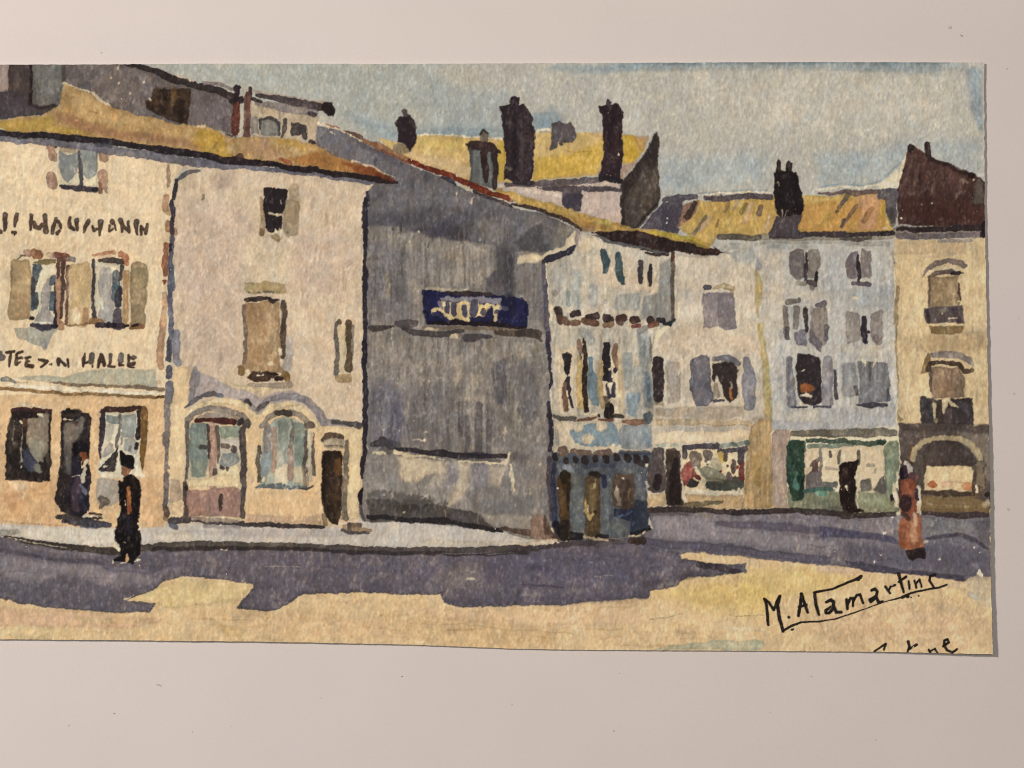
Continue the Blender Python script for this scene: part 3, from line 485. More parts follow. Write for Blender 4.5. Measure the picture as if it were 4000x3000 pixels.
P('d0ba90', "D5 455 130 1140 130 1130 600 470 610"); S('4c454c', "C5 480 1340 480 1240 600 1225 860 1225", [60, 50, 66, 60]); S('554d53', "C5 860 1275 1000 1265 1140 1250", 50); S('4d464e', "C5 1090 1290 1085 1400", 84); S('8c9488', "C5 880 1215 1000 1205 1180 1190", 46); S('6b786c', "C5 1000 1190 1040 1210", 40); S('5c6a60', "C5 1150 1195", 60); S('605a5c', "C5 620 1200 850 1195", 14)
P('783e38', "D5 480 320 530 285 570 330 600 420 665 455 650 500 580 470 540 480 470 560 452 400", m=.2); P('36322f', "D5 495 540 540 470 580 480 640 520 620 565 540 575"); S('786b5f', "D5 580 220 600 320", [110, 110]); S('6b605a', "D5 730 210 720 290", [110, 50]); S('7b7062', "D5 640 210 650 260", 40); P('8b8771', "D5 620 360 740 325 870 390 930 460 880 500 720 470 660 430", m=.12); S('9d9a84', "D5 810 290 830 340", 110, a=.7, f=4); P('4a4a42', "D5 715 500 850 490 950 470 1030 435 1115 480 1130 560 1080 600 880 605 720 585", m=.14); S('75705c', "D5 740 480 900 500", 50, a=.7, f=5); S('caa650', "D5 875 200 890 265", [60, 66]); S('635752', "D5 930 200 925 270", 44); S('6f3531', "D5 1095 320 1095 470", [50, 64]); S('564a45', "D5 1005 290 1010 390", 46); S('68585a', "D5 955 430 960 470", 60); S('564844', "D5 945 335", 30); S('7a2f2c', "D5 870 390", 30); S('7b3b34', "D5 1045 350", 30)
for q in ("740 290", "600 360", "690 300", "1070 600", "690 500"): S('ddcda8', "D5 " + q, 34, k=True)
S('dccaa2', "D5 480 600 800 610 1100 620", 26, k=True)
part('door', HP, 'dark open doorway'); P('554b4a', "D5 75 140 160 125 260 130 275 600 150 640 80 590", m=.12); P('40352f', "D5 275 150 360 140 435 160 455 700 500 760 290 765 270 600", m=.12); S('2a2120', "D5 390 260 370 450 380 700", [40, 130, 130], f=4); S('2e2626', "D5 190 460 180 560", 80, f=4); P('bfa376', "D5 70 640 160 650 280 615 285 765 80 775"); S('d3bf98', "D5 90 650 100 680", 30, k=True)
use(ROAD); S('6b5f49', "D5 480 755 700 730 880 710", [50, 56, 30], k=True); S('3d3433', "D5 80 810 400 800 700 800 950 825", [60, 66, 60, 50], k=True); S('3d3433', "D5 950 830 1400 820 1700 810 2212 850 D6 250 870 500 865 820 850", [60, 66, 60, 66, 60, 60, 50], k=True); S('544a4b', "D5 100 850 500 850", 40, a=.6, f=6, k=True); S('807668', "D5 640 860 760 870", 40, a=.6, f=4, k=True)
# ================================================================== narrow timbered corner house
HC = part('painted_house', None, 'narrow pale blue corner house with jutting upper storey and navy shop front')
P('b9ad99', "B4 380 700 560 620 690 500 700 340 900 380 1700 580 1755 660 1765 1310 1680 1360 1560 1420 1500 1659 C4 1510 400 1525 900 1500 1290 440 1300 420 300", m=.06, st=.06)
P('8d8b86', "B4 1590 700 1740 620 1755 1320 1650 1350 1390 1290 1420 1060 1580 1000", a=.9, f=6, st=.05, k=True); P('a3a098', "B4 430 740 610 640 620 1100 440 1200", a=.7, f=14, st=.06, k=True)
S('96a0a2', "B4 690 800 700 1180", [90, 80], a=.7, f=10, k=True); S('88928f', "B4 605 1010 605 1130", 46, k=True); S('a1a5a3', "B4 880 960 870 1110", 100, a=.7, f=6, k=True); P('9a9b96', "B4 1130 1030 1380 1000 1380 1200 1080 1190", a=.8, f=6, st=.06, k=True); S('a5a39e', "B4 1010 1100", 60, a=.8, k=True); S('8d8478', "B4 460 1020", 66, a=.6, k=True)
P('cbb596', "B4 880 590 1240 620 1330 640 1590 900 1580 1000 1300 990 900 930", a=.85, f=8, k=True); P('ccb998', "B4 720 420 850 390 960 470 1100 500 1080 560 900 540 700 600", a=.7, f=10, k=True)
S('d2c09c', "B4 415 1150 430 1290 560 1400", [50, 60, 30], a=.8, f=4, k=True)
P('b4ab99', "B4 420 1400 1560 1400 C4 1500 60 1520 930 450 930 420 100", a=.8, f=8, st=.08, k=True); S('8d908d', "B4 760 1420 850 1520", 100, a=.7, f=8, k=True); S('9a9892', "B4 1230 1450 1220 1600", 70, a=.6, f=8, k=True)
S('8b8f8f', "C4 1420 40 1440 400 1470 760", [150, 110, 110], a=.9, f=6, st=.06, k=True); S('5a6976', "C4 1455 440 1470 720", 50, a=.8, f=5, k=True); S('53504c', "C4 1485 60 1500 300", 26, a=.6, f=4, k=True)
P('98a09f', "C4 1190 210 1290 220 1290 600 1220 640", a=.85, f=4, k=True); P('8395a0', "C4 1240 660 1390 640 1370 780 1320 910 1270 900 1240 800", a=.9, f=4, k=True); P('a2a19a', "C4 1290 350 1420 340 1420 620 1330 680 1280 640", a=.85, k=True); S('a9a79f', "C4 1390 740 1360 900", 50, a=.7, k=True)
S('5b534b', "B4 1735 660 1730 900 1745 1290", [40, 44, 40], a=.9); S('4a332a', "B4 1735 580 1730 650", 40); S('34393e', "B4 1640 1350 1700 1350 1755 1290", [30, 44, 26])
P('c6b495', "C4 455 960 1000 960 1525 1000 1515 1280 460 1290", a=.9, k=True); P('8094a0', "C4 620 1050 760 1000 830 990 1000 970 1090 960 1140 1060 1190 1180 1100 1240 960 1220 850 1230 680 1190 620 1120", a=.95, k=True); P('8f9597', "C4 1180 990 1510 1000 1510 1230 1400 1260 1180 1240 1140 1110", a=.95, f=4, st=.06, k=True); S('6f8494', "C4 1440 1010 1470 1200", 60, a=.5, f=8, k=True)
for q, ww in (("715 1020", 110), ("960 1015", 120), ("820 1140", 120), ("1080 1240", 90)): S('cab797', "C4 " + q, ww, a=.95, k=True)
S('a39c90', "C4 480 1060 490 1210", 40, a=.8, k=True)
scatter(60, 2150, 960, 2540, 1720, ['a3a29c', 'c6b79e', '929896', 'b9b0a0'], (6, 16), (24, 90), a=.32, seed=21)
part('timber_beam', HC, 'brown beam ends under the jutting storey')
for q, w_, h in (("490 1200 510 1240", 86, '3a2f2e'), ("650 1240 710 1220", 76, '3a2f2e'), ("830 1270 910 1260", 70, '392e2d'), ("1010 1280 1050 1290", 92, '3a2f2d'), ("1160 1290 1210 1280", 86, '4a3730'), ("1310 1300 1350 1300", 74, '42302c'), ("1490 1300 1500 1320", 84, '3e2f2d'), ("1580 1305 1640 1310", 60, '332a2b'),
                 ("520 1280 540 1320", 70, '5d463a'), ("580 1300 600 1340", 60, '6f5344'), ("660 1330 710 1330", 76, '7b5d49'), ("780 1310 900 1340", 74, '6b4c3a'), ("1000 1350 1070 1350", 66, '876a50'), ("1150 1335 1180 1340", 56, '5e4438'), ("1310 1370 1370 1360", 46, '6f4038'), ("1490 1370 1560 1350", 60, '6a4638')): S(h, "B4 " + q, w_)
S('7d7875', "B4 1380 1420 1440 1390", 70, a=.8); S('c9b592', "B4 600 1205", 50, k=True); S('c6ad88', "B4 1270 1350", 60, k=True)
part('roof', HC, 'ochre eave running down to the right')
P('ae8b47', "A3 900 1490 1100 1520 1300 1590 1500 1640 B4 560 80 800 165 1180 270 1330 310 1500 325 1850 385 2140 470 2150 540 1900 500 1500 400 1330 345 900 355 740 310 400 160 60 40 A3 1080 1600", m=.13)
S('c29a48', "B4 120 30 400 90 560 140", 40, a=.7, f=5, k=True); S('a5783f', "B4 560 200 800 260 1000 300", 60, a=.6, f=6, k=True); S('bfae58', "B4 960 250 1060 250", 50, a=.7, f=5, k=True); S('b5a03a', "B4 1500 350 1800 400 2050 460", 46, a=.8, f=5, k=True); S('7d6a2c', "B4 1900 460 2100 510", 40, a=.7, f=5, k=True)
P('2f2322', "B4 860 360 1000 345 1330 330 1500 380 1800 445 2212 545 B5 800 510 870 550 905 580 850 612 700 600 500 580 380 560 300 580 150 570 0 540 B4 1400 520 1100 450 930 400", m=.14); S('42332f', "B4 0 45 200 90 400 165 600 235 745 320", [30, 40, 44, 44, 30]); S('4f3128', "B5 620 530 780 550 860 575", 40, a=.6, k=True)
P('5d5c5f', "B4 855 390 930 395 1050 440 1400 500 1690 580 1690 605 1600 600 1430 530 1380 525 1200 510 1060 470 980 460"); S('3a3230', "B5 60 570 180 600 290 595", [20, 40, 30])
S('8a6a58', "B4 780 310 880 320", 60, a=.7, f=5, k=True)
for a_, lab in ((("45575c", "B4 975 560 1010 660 1010 780", [60, 84, 50]), 'teal left attic window'), (("475a5e", "B4 1145 600 1150 720 1170 850 1205 915", [70, 84, 76, 30]), 'teal attic window'), (("494143", "B4 1388 670 1390 790 1390 890", [50, 56, 50]), 'dark attic window'), (("3d3737", "B4 1492 705 1490 810 1490 930", [40, 48, 34]), 'dark right attic window')):
    part('window', HC, lab); S(*a_)
part('window', HC, 'left window of the middle storey'); S('d0ba98', "C4 510 220 510 500 530 820", 66, k=False); P('d0ba98', "C4 520 200 690 130 780 800 540 850"); P('2e292c', "C4 535 235 600 215 640 225 635 330 625 420 600 470 565 425 560 320"); S('37323a', "C4 605 490 590 560 630 600", [50, 90, 50]); S('3f3a44', "C4 630 600 632 700 650 800", [36, 36, 30]); S('7d5e48', "C4 565 560 570 700 590 830", [40, 62, 40]); S('c3a468', "C4 725 240 730 500 740 800", [40, 66, 56]); S('8b6d55', "C4 720 80 735 160 745 270", [40, 60, 24]); S('33281f', "C4 770 60 785 150 790 500 800 840", [20, 46, 60, 50]); S('c0b9a4', "C4 690 170 680 800", 30, a=.5, k=True)
part('window', HC, 'right window of the middle storey'); P('74868f', "C4 820 255 880 250 870 420 930 470 945 810 870 780 815 640"); S('6a7d89', "C4 850 270 850 450", 44, k=True); P('d0bb97', "C4 930 330 985 280 1150 150 1200 330 1210 860 960 860"); S('b39969', "C4 955 310 960 560 975 800", [40, 66, 50]); S('2b2628', "C4 1020 130 1020 300 1020 500", [70, 80, 60]); S('86664f', "C4 1115 140 1110 220 1135 400", [50, 76, 40]); S('35303a', "C4 1045 400 1060 510", [50, 60]); S('3a3640', "C4 1105 410", 62); P('45404a', "C4 1020 550 1120 540 1125 700 1030 700"); S('2b2526', "C4 1050 790 1055 870", [90, 130]); S('4a4039', "C4 1020 700 1030 780", 60, a=.8); S('d8c6a4', "C4 1065 720 1110 740 1130 870", [30, 40, 44], k=True); S('d8c6a4', "C4 1065 560 1070 640", [44, 16], k=True); S('d8c6a4', "C4 1040 385 1075 375 1090 480", 26, k=True); S('c5ae86', "C4 1170 300 1180 850", 50, a=.9); S('a8a9a4', "C4 1230 850", 60, a=.5, k=True)
use(HC); S('57524a', "C4 460 900 520 925 680 920", [40, 56, 46], a=.9); S('74523f', "C4 680 945 800 935 895 920", [20, 36, 36]); S('7a5044', "C4 940 945 1080 940", [24, 46]); S('7e5d48', "C4 1190 955 1300 970 1420 960", [24, 66, 70]); P('5b6469', "C4 1420 860 1490 840 1530 930 1480 1000 1420 980", m=.12); S('d3c2a0', "C4 450 865 800 875 940 880", 30, a=.8, k=True); S('463c33', "C4 1110 895 1190 905", 40); S('3d3533', "C4 935 900", 34)
NV = part('shop_front', HC, 'navy painted shop front of the corner house')
P('5b5e64', "C4 440 1300 1515 1290 D4 1455 400 1460 700 1500 1010 1380 1080 1000 1130 500 1140 400 900 400 250", m=.12, st=.04)
P('303643', "D4 1330 700 1460 700 1500 1020 1380 1060 1260 1060 1290 920", a=.92, f=5, k=True); S('34364e', "D4 440 320 440 700 450 960", [70, 90, 80], a=.9, f=5, k=True); S('8e9299', "D4 570 350 650 370", 70, a=.9, f=4, k=True); S('6f7270', "D4 700 450 720 1050", 130, a=.8, f=6, st=.06, k=True); S('474c5e', "D4 800 330 1100 320", 60, a=.7, f=6, k=True); S('686b6b', "D4 1010 560 1010 1000", 90, a=.7, f=8, k=True); S('33364e', "D4 985 450 995 540", [50, 66], f=3, k=True); S('6d6d6e', "D4 1380 420 1370 640", 80, a=.7, f=6, k=True); S('6b6e6a', "D4 1060 1000 1180 1010", 130, a=.7, f=8, k=True)
P('2c3144', "D4 1090 780 1320 790 1330 900 1250 920 1100 860", a=.95, f=3, k=True); S('50617c', "D4 1150 875 1230 860 1290 830", 20, k=True); S('1f1b20', "D4 470 950 560 1080 740 1090", [70, 110, 80], a=.95, f=4, k=True); S('25262c', "D4 1280 1060 1400 1040 1490 1010", 36, k=True); S('d2c6a6', "D4 1488 890 1490 960 1510 1000", 14, k=True); S('b79d7c', "D4 780 1095 900 1115 1040 1140", [30, 40, 20], k=True); S('c5b294', "D4 1250 1092 1370 1082", 16, k=True); S('2b2524', "D4 900 1090 1030 1100", 40, k=True)
S('c9bfaa', "D4 1450 500 1470 560", 26, a=.8, k=True); S('ddd0ae', "D4 1450 325", 40, k=True)
part('cornice', HC, 'row of dark beam ends over the shop front')
S('5b5f68', "C4 450 1350 900 1380 1480 1350", 100, a=.9, f=3); S('7e6756', "C4 550 1270 560 1290", 100); S('786150', "C4 660 1290 830 1295", 66); S('6a5850', "C4 900 1300 1040 1290", [40, 90]); S('3d4452', "C4 1180 1290 1480 1290", 50, a=.8, f=4)
for x, y, w_ in ((465, 1350, 66), (590, 1380, 52), (690, 1382, 56), (785, 1375, 82), (900, 1370, 78), (1020, 1362, 86), (1130, 1350, 78), (1245, 1352, 82), (1340, 1360, 80), (1440, 1365, 72)): S('332b2c', "C4 %d %d %d %d" % (x, y - 14, x + 4, y + 14), w_ * .92)
S('3a3030', "C4 1340 1390 1400 1420", 60, a=.8)
part('door', NV, 'narrow brown left door'); P('4b3722', "D4 505 430 570 400 640 420 625 700 625 950 640 1110 540 1110 500 800 490 560", m=.14); S('2a2318', "D4 575 430 570 500", [120, 60]); S('624a32', "D4 540 600 540 860", 56, a=.8, f=5); S('221b18', "D4 610 520 605 800", 34, a=.7, f=4); S('2a2220', "D4 570 960 570 1090", 100, f=5); S('d6cab0', "D4 497 565", 20, k=True)
part('door', NV, 'ochre brown middle door'); P('54442f', "D4 785 440 940 430 950 760 950 1080 860 1100 790 1060 775 700", m=.14); S('715e3f', "D4 870 560 870 800", 90, a=.8, f=6); S('b4945c', "D4 795 700 800 800 830 890", [16, 50, 60]); S('b4945c', "D4 830 890 870 850", 36); S('e0d2ae', "D4 820 765 818 810", 18, k=True); S('a8946a', "D4 888 490 885 570", 22, k=True); S('2c2622', "D4 850 420 930 440", 60, f=4); S('3a3428', "D4 900 830", 40)
part('shop_window', NV, 'dark shop window with pale goods'); P('54443a', "D4 1080 480 1120 400 1200 420 1310 410 1325 600 1320 780 1240 810 1100 770 1075 620", m=.16); S('9f8e78', "D4 1130 560 1140 620 1150 690", [30, 60, 40]); S('8a7a68', "D4 1170 680 1160 740", 40); S('7f6c4d', "D4 1262 590 1265 690", 28); S('cbbb9b', "D4 1200 465", 28, k=True); S('3d2e28', "D4 1240 500 1230 760", 50, a=.6, f=5); S('5f4c3a', "D4 1130 430 1120 520", 40, a=.6)

# ================================================================== great grey gable wall
HG2 = part('painted_house', None, 'big blank grey gable wall carrying the blue sign')
P('837b75', "A2 1220 815 1300 805 1500 870 1700 985 1900 1085 2212 1235 A3 300 1350 600 1490 900 1610 1100 1680 B4 100 110 380 180 700 320 700 460 560 590 370 690 380 1200 410 1659 C4 410 600 440 1200 D4 420 500 430 1100 300 1130 200 1120 0 1120 D3 2100 1120 1820 1040 1100 960 700 945 330 930 280 880 320 500 330 0 C3 340 600 345 0 B3 330 500 330 -40 A2 1740 1400 2040 1430 1900 1330 1500 1180 1210 1030", m=.07, st=.08)
P('6b676b', "A2 1220 815 1300 805 1500 870 1700 985 1900 1085 2212 1235 A3 300 1350 600 1490 900 1610 1100 1680 B4 100 110 380 180 500 240 430 560 0 560 B3 1980 520 1700 480 1500 470 1300 430 1060 400 900 350 700 290 370 280 330 200 A2 1740 1400 2040 1440 1500 1180 1210 1030", a=.95, f=4, m=.1, st=.03, k=True)
P('555157', "B3 370 120 560 150 900 110 1200 40 1500 140 1560 280 1440 420 1300 430 1060 400 900 350 720 290 370 285", a=.8, f=18, e=0, m=.1, k=True); P('403c47', "B3 800 330 1060 310 1280 200 1440 380 1480 460 1300 430 1060 405 900 350", a=.6, f=14, k=True)
P('77726f', "B3 1540 200 1760 180 1880 380 1840 480 1600 470 1480 400", a=.7, f=8, k=True); P('7c766c', "B4 30 150 300 190 420 260 640 330 600 480 430 500 420 280 200 300", a=.5, f=14, k=True); P('4d4a4c', "B4 190 300 320 280 350 480 420 480 400 560 130 560 40 480", a=.7, f=8, k=True)
P('77737a', "A2 1250 850 1500 900 1900 1110 2000 1350 1500 1170 1250 1000", a=.5, f=20, e=0, k=True); S('565462', "A2 1700 1010 1950 1130 2200 1250", 60, a=.5, f=10, k=True)
P('958b7f', "B3 560 360 900 420 1200 470 1700 520 1720 850 1600 960 1000 900 900 640 700 560", a=.55, f=30, e=0, st=.14, k=True); P('66646c', "B3 390 480 560 470 780 560 850 900 860 1300 600 1330 390 1100", a=.55, f=26, e=0, st=.12, k=True); P('6e6a6c', "B3 900 500 1060 560 1300 700 1000 940 860 820", a=.4, f=20, st=.12, k=True)
P('575358', "B3 1760 500 1980 520 1990 800 1960 1080 1830 1060 1640 1000 1650 850 1760 760", a=.85, f=8, st=.06, k=True); P('3f3c42', "B3 1850 560 1940 560 1930 1050 1850 1030", a=.55, f=8, k=True); P('c2b190', "B3 2000 620 2212 560 2212 700 2060 690 1990 720", k=True); P('7b7674', "B4 20 700 340 690 370 900 360 1300 180 1300 170 1060 40 1000", a=.9, f=5, st=.05, k=True)
P('a49684', "B3 1350 480 1420 470 1400 700 1320 640", a=.8, f=8, k=True); S('b8a78c', "B3 1610 780 1600 900", 20, a=.7, f=3, k=True); S('9a8c72', "B3 590 820 600 1040", 50, a=.7, f=5, k=True); S('a5988a', "B3 1480 500 1640 560", 70, a=.6, f=10, k=True)
for q in ("600 380", "840 450", "1360 460", "1590 440", "930 360", "1500 20", "610 400", "1000 430"): S('c5b493', "B3 " + q, 26, a=.8, k=True)
for q in ("720 290 730 350", "640 310 650 330", "1040 470 1040 510"): S('453f3c', "B3 " + q, 20, a=.8, k=True)
scatter(110, 1430, 900, 2130, 1280, ['a0948a', '66626a', '8f857e', '5c5860', '857d7c'], (6, 16), (30, 150), a=.36, seed=22)
scatter(40, 1280, 560, 2100, 880, ['77727a', '4b484c', '5f5c62'], (8, 20), (20, 70), a=.35, seed=23)
# lower half washes
P('8f857a', "C3 390 60 1280 40 1800 90 2200 120 2200 330 1700 330 1000 300 400 260", a=.6, f=30, e=0, st=.12, k=True); P('6a6878', "C3 400 560 620 520 780 700 760 1160 620 1230 420 1230 380 900", a=.65, f=30, e=0, st=.06, k=True); P('545068', "C3 680 760 760 740 770 1150 660 1200 600 1100", a=.45, f=14, k=True)
P('6f6a6c', "C3 800 600 1250 560 1340 800 1300 1230 900 1230 780 1000", a=.6, f=26, e=0, st=.1, k=True); P('ab9c88', "C3 1300 260 1420 220 1400 480 1310 600", a=.85, f=5, k=True); P('a09382', "C3 1500 460 1560 430 1540 680 1700 660 1640 900 1540 760 1420 760 1420 600", a=.7, f=8, st=.12, k=True)
for q, ww in (("1380 760 1385 930 1380 1100", 58), ("1575 780 1570 1000 1580 1300", 84), ("1685 960 1690 1290", 66), ("1450 900 1450 1280", 50)): S('645e60', "C3 " + q, ww, a=.8, f=3, st=.05, k=True)
P('646168', "C3 1730 330 1880 260 1880 600 1860 780 1770 760 1720 500", a=.85, f=6, st=.06, k=True); P('938a7d', "C3 1890 560 2030 540 2200 700 2200 850 2000 800 2050 1180 1960 1180 1890 1000", a=.75, f=8, st=.08, k=True); P('6d6767', "C3 1990 820 2080 720 2200 760 2170 1000 2060 990", a=.85, f=5, k=True); P('9b9081', "C3 1900 90 2180 120 2150 330 2000 250 1900 420", a=.6, f=12, st=.1, k=True); P('716c6e', "C4 0 280 120 300 260 480 300 760 130 980 60 780 0 700", a=.6, f=12, st=.05, k=True); P('918778', "C4 60 90 340 110 370 300 220 260 80 300", a=.6, f=14, st=.08, k=True)
for q in ("940 350", "1175 480", "700 510", "870 950", "1030 510", "1330 890", "760 940", "720 1060", "1005 1070", "560 1040"): S('c9bda4', "C3 " + q, 18, a=.9, k=True)
S('d6c8a8', "C3 870 1160 930 1150 1000 1165", 14, k=True); S('b5a48c', "C3 640 -80 640 110", [30, 6], k=True); S('cdbb98', "C3 640 0 640 120", [26, 6], k=True)
scatter(130, 1430, 1310, 2140, 1760, ['a39a92', '605c68', '8f8788', '6b6672', '77726f', 'b3a690'], (6, 15), (30, 170), a=.36, seed=24)
P('8d857f', "D3 340 180 600 210 1200 260 1500 290 1850 300 1950 330 2100 600 2140 1000 1850 1000 1650 900 1300 780 400 640 330 400", a=.85, f=6, m=.07, st=.03, k=True)
P('c5b18f', "D3 690 230 900 230 1250 290 1200 420 1060 430 900 500 780 510 720 420 700 330", a=.9, f=6, k=True); P('c4b08e', "D3 1300 280 1520 290 1500 350 1420 640 1300 760 1240 760 1360 420", a=.6, f=10, k=True); P('b7a78e', "D3 1690 330 1890 320 1820 560 1700 520", a=.6, f=8, k=True); S('bba98e', "D3 1180 400 1000 660", 120, a=.35, f=14, k=True); P('85808a', "D3 1250 340 1360 300 1340 500 1260 540", a=.6, f=6, k=True)
P('86818a', "D3 1540 310 1660 310 1680 420 1660 560 1540 600 1500 420", a=.75, f=6, k=True); P('75716f', "D3 1440 640 1560 560 1800 560 1860 440 1940 480 1980 700 2030 860 1850 840 1540 850 1500 760", a=.8, f=8, st=.05, k=True); P('9d9283', "D3 1640 860 1800 850 2010 870 2140 900 2140 990 1860 1000 1740 940", a=.85, f=6, k=True)
P('625d5a', "D3 380 620 560 560 700 620 1000 640 1060 650 1090 720 1260 690 1260 790 1000 830 500 850 370 760", a=.8, f=12, dry=10, k=True); P('4b4543', "D3 370 700 640 690 760 750 1060 740 1260 790 1480 800 1600 860 1650 920 1830 1040 1400 980 1000 950 400 925", a=.9, f=4, m=.14, k=True); P('3a3533', "D3 760 700 1080 690 1080 800 760 820", a=.5, f=10, k=True)
scatter(60, 1430, 1790, 2140, 2030, ['a59a8c', '7d7780', 'b5a790', '77726f'], (6, 18), (20, 80), a=.35, seed=25)
S('2f2a2c', "D3 380 880 560 880 730 920 1000 925 1200 920 1400 960 1650 1000 1820 1040", [40, 60, 60, 60, 66, 50, 60, 40], k=True); S('59535a', "D3 1290 890 1400 890", 60, a=.7, f=5, k=True); S('b0a284', "D3 770 830", 34, k=True); S('c9bfa8', "D3 945 690 1030 640", [6, 20], k=True)
S('5d4a3d', "D3 1830 1010 1980 1030 2140 1050", [40, 56, 70], k=True); P('8b7160', "D4 220 860 330 850 400 1000 500 1120 330 1130 200 1100 210 960", m=.12, k=True); S('4d3d36', "D4 350 870 400 1050 500 1110", [30, 70, 50], a=.9, f=5, k=True); S('a3806a', "D4 250 960 280 1100", 90, a=.6, f=8, k=True)
P('857d79', "D4 0 60 400 100 410 700 380 860 220 840 60 850 30 500", a=.6, f=14, st=.05, k=True); P('6f6f6a', "D4 50 680 240 640 260 760 100 860", a=.6, f=12, k=True); P('94897c', "D4 20 820 210 880 200 1000 0 1000", a=.7, f=8, k=True); S('554c4a', "D4 30 230 130 260", 100, a=.5, f=12, k=True)
P('a3988a', "D4 0 300 40 580 20 660 0 640", k=True); S('c9b99a', "D4 305 310", 44, k=True); S('b3a797', "D4 190 580 190 630", 26, a=.7, k=True)
S('cdbb96', "D3 1905 190 1870 290 1840 300", [30, 44, 20], k=True); S('d0be99', "D3 1915 310 1940 420 1965 600", [24, 44, 30], k=True); S('c8b696', "C3 1865 1030 1865 1160", [24, 14], k=True); S('cbb998', "D3 370 90 380 140", [20, 30], k=True)
part('ledge', HG2, 'dark ledge line across the middle of the gable')
S('4a4342', "B3 395 1385 440 1400 560 1390 660 1370", [40, 66, 50, 20]); S('585050', "B3 710 1340 800 1350 870 1340", [70, 110, 70]); S('4c4544', "B3 760 1400 900 1440 1100 1455 1250 1450 1400 1425", [40, 66, 70, 70, 44]); S('534c4f', "B3 1430 1500 1520 1500 1620 1480 1710 1480", [80, 100, 60, 40]); S('55493f', "B3 1780 1430 2000 1440 2212 1450 B4 250 1440", [70, 80, 96, 60]); S('453b38', "B4 60 1440 200 1430 320 1525", [70, 80, 20], a=.8); S('7d6c59', "B3 980 1385 1500 1390 2000 1395", 34); S('c3af8b', "B3 1000 1395 1140 1390", 26); S('c7b48f', "B3 1290 1480 1330 1490", 50, k=True)
part('ledge', HG2, 'lower dark ledge line of the gable')
S('4a4648', "C3 430 1200 520 1180 640 1240", [60, 110, 60]); S('45414e', "C3 560 1180 700 1220", 80, a=.6, f=6); S('6a6260', "C3 550 1260 600 1290", 60); S('393338', "C3 680 1260 900 1270 1000 1290 1180 1295 1330 1330 1600 1340 1860 1320", [40, 50, 50, 80, 70, 56, 50]); S('353344', "C3 1450 1310 1700 1320", 40, a=.6, f=4); S('d3c29c', "C3 440 1290 540 1300", 44, k=True); S('d0bd96', "D3 670 180 800 220 1000 220 1200 265", [50, 44, 20, 20], k=True); S('d0be99', "D3 1360 290 1500 275 1700 295 1840 290", [20, 40, 36, 30], k=True); S('5d5658', "D3 1350 255 1560 265 1800 275", 30, a=.8)
part('downpipe', HG2, 'bent drainpipe at the right end of the gable')
P('cdbb97', "B4 190 610 250 590 350 600 480 520 560 500 600 420 680 330 700 360 690 480 560 580 400 620 340 660 260 680 200 640", k=True)
S('9b8a87', "B4 715 330 705 480", 36); S('393643', "B4 680 500 620 560 500 610 370 660 350 690", [30, 70, 70, 76, 40]); S('5f5a66', "B4 345 720 350 1000 380 1300 395 1659", [40, 60, 50, 56]); S('3d3846', "C4 385 0 395 200 400 400", [46, 40, 34]); S('38333f', "C4 405 420 410 560 410 600", [20, 40, 16]); S('3a3541', "C4 395 750 400 900 420 1100 425 1280", [30, 60, 46, 44]); S('49414c', "D4 405 260 400 600 420 900", [60, 50, 30], a=.8); S('7a737c', "B4 310 1000 320 1300", 50, a=.5, f=6, k=True)
SG = part('shop_sign', HG2, 'dark blue sign with pale yellow lettering')
P('25264a', "B3 965 970 1100 975 1250 1000 1500 1010 1840 1045 2050 1070 2105 1110 2110 1200 2095 1395 1800 1375 1500 1350 1240 1340 1010 1345 975 1200", m=.14, e=.2)
S('b9a98c', "B3 1010 958 1200 970 1450 985", [30, 36, 20], k=True); S('3c3236', "B3 1230 1000 1450 1020 1700 1030", [30, 46, 50]); P('8c8790', "B3 1160 1070 1240 1040 1500 1050 1830 1075 1810 1140 1500 1110 1180 1100"); S('2a2228', "B3 1010 1330 1300 1330 1700 1345 2080 1385", [30, 56, 50, 30])
S('2e2c3c', "B3 1890 1080 1950 1200", 110, a=.6, f=10); S('7f7b92', "B3 1150 1110 1170 1190", 44); S('191a34', "B3 1000 1230 1020 1330", 50, a=.6, f=6)
part('lettering', SG, 'pale yellow lettering'); P('d2b87e', "B3 1170 1100 1330 1110 1500 1105 1640 1130 1790 1140 1800 1190 1700 1180 1660 1260 1480 1270 1485 1320 1400 1300 1250 1300 1180 1225 1130 1200 1060 1235 1055 1190 1100 1160 1190 1185", m=.1, e=.05)
for q, w_, h in (("1228 1130 1228 1210", 58, '59546a'), ("1310 1135 1315 1235", 66, '5b566c'), ("1425 1165 1428 1240", 54, '57526a'), ("1530 1120 1515 1230", 84, '5d5a6c'), ("1622 1210 1625 1220", 74, '5f5a60')): S(h, "B3 " + q, w_)
P('2d2c4c', "B3 1665 1190 1725 1150 1730 1310 1660 1300 1480 1310 1500 1270 1640 1262"); S('d3bd86', "B3 1745 1165 1755 1300", 46); S('d3bd86', "B3 1740 1170 1800 1165", 36); S('5d586a', "B3 1765 1215", 56); S('3b3a58', "B3 1085 1235 1130 1230 1180 1265", 44); S('34335a', "B3 1200 1280 1240 1310", 30); S('e2d0a0', "B3 1200 1110 1200 1140", 30, k=True); S('6d6a80', "B3 1820 1170 1880 1180", 50, a=.7)
part('roof_edge', HG2, 'red tiled edge of the gable')
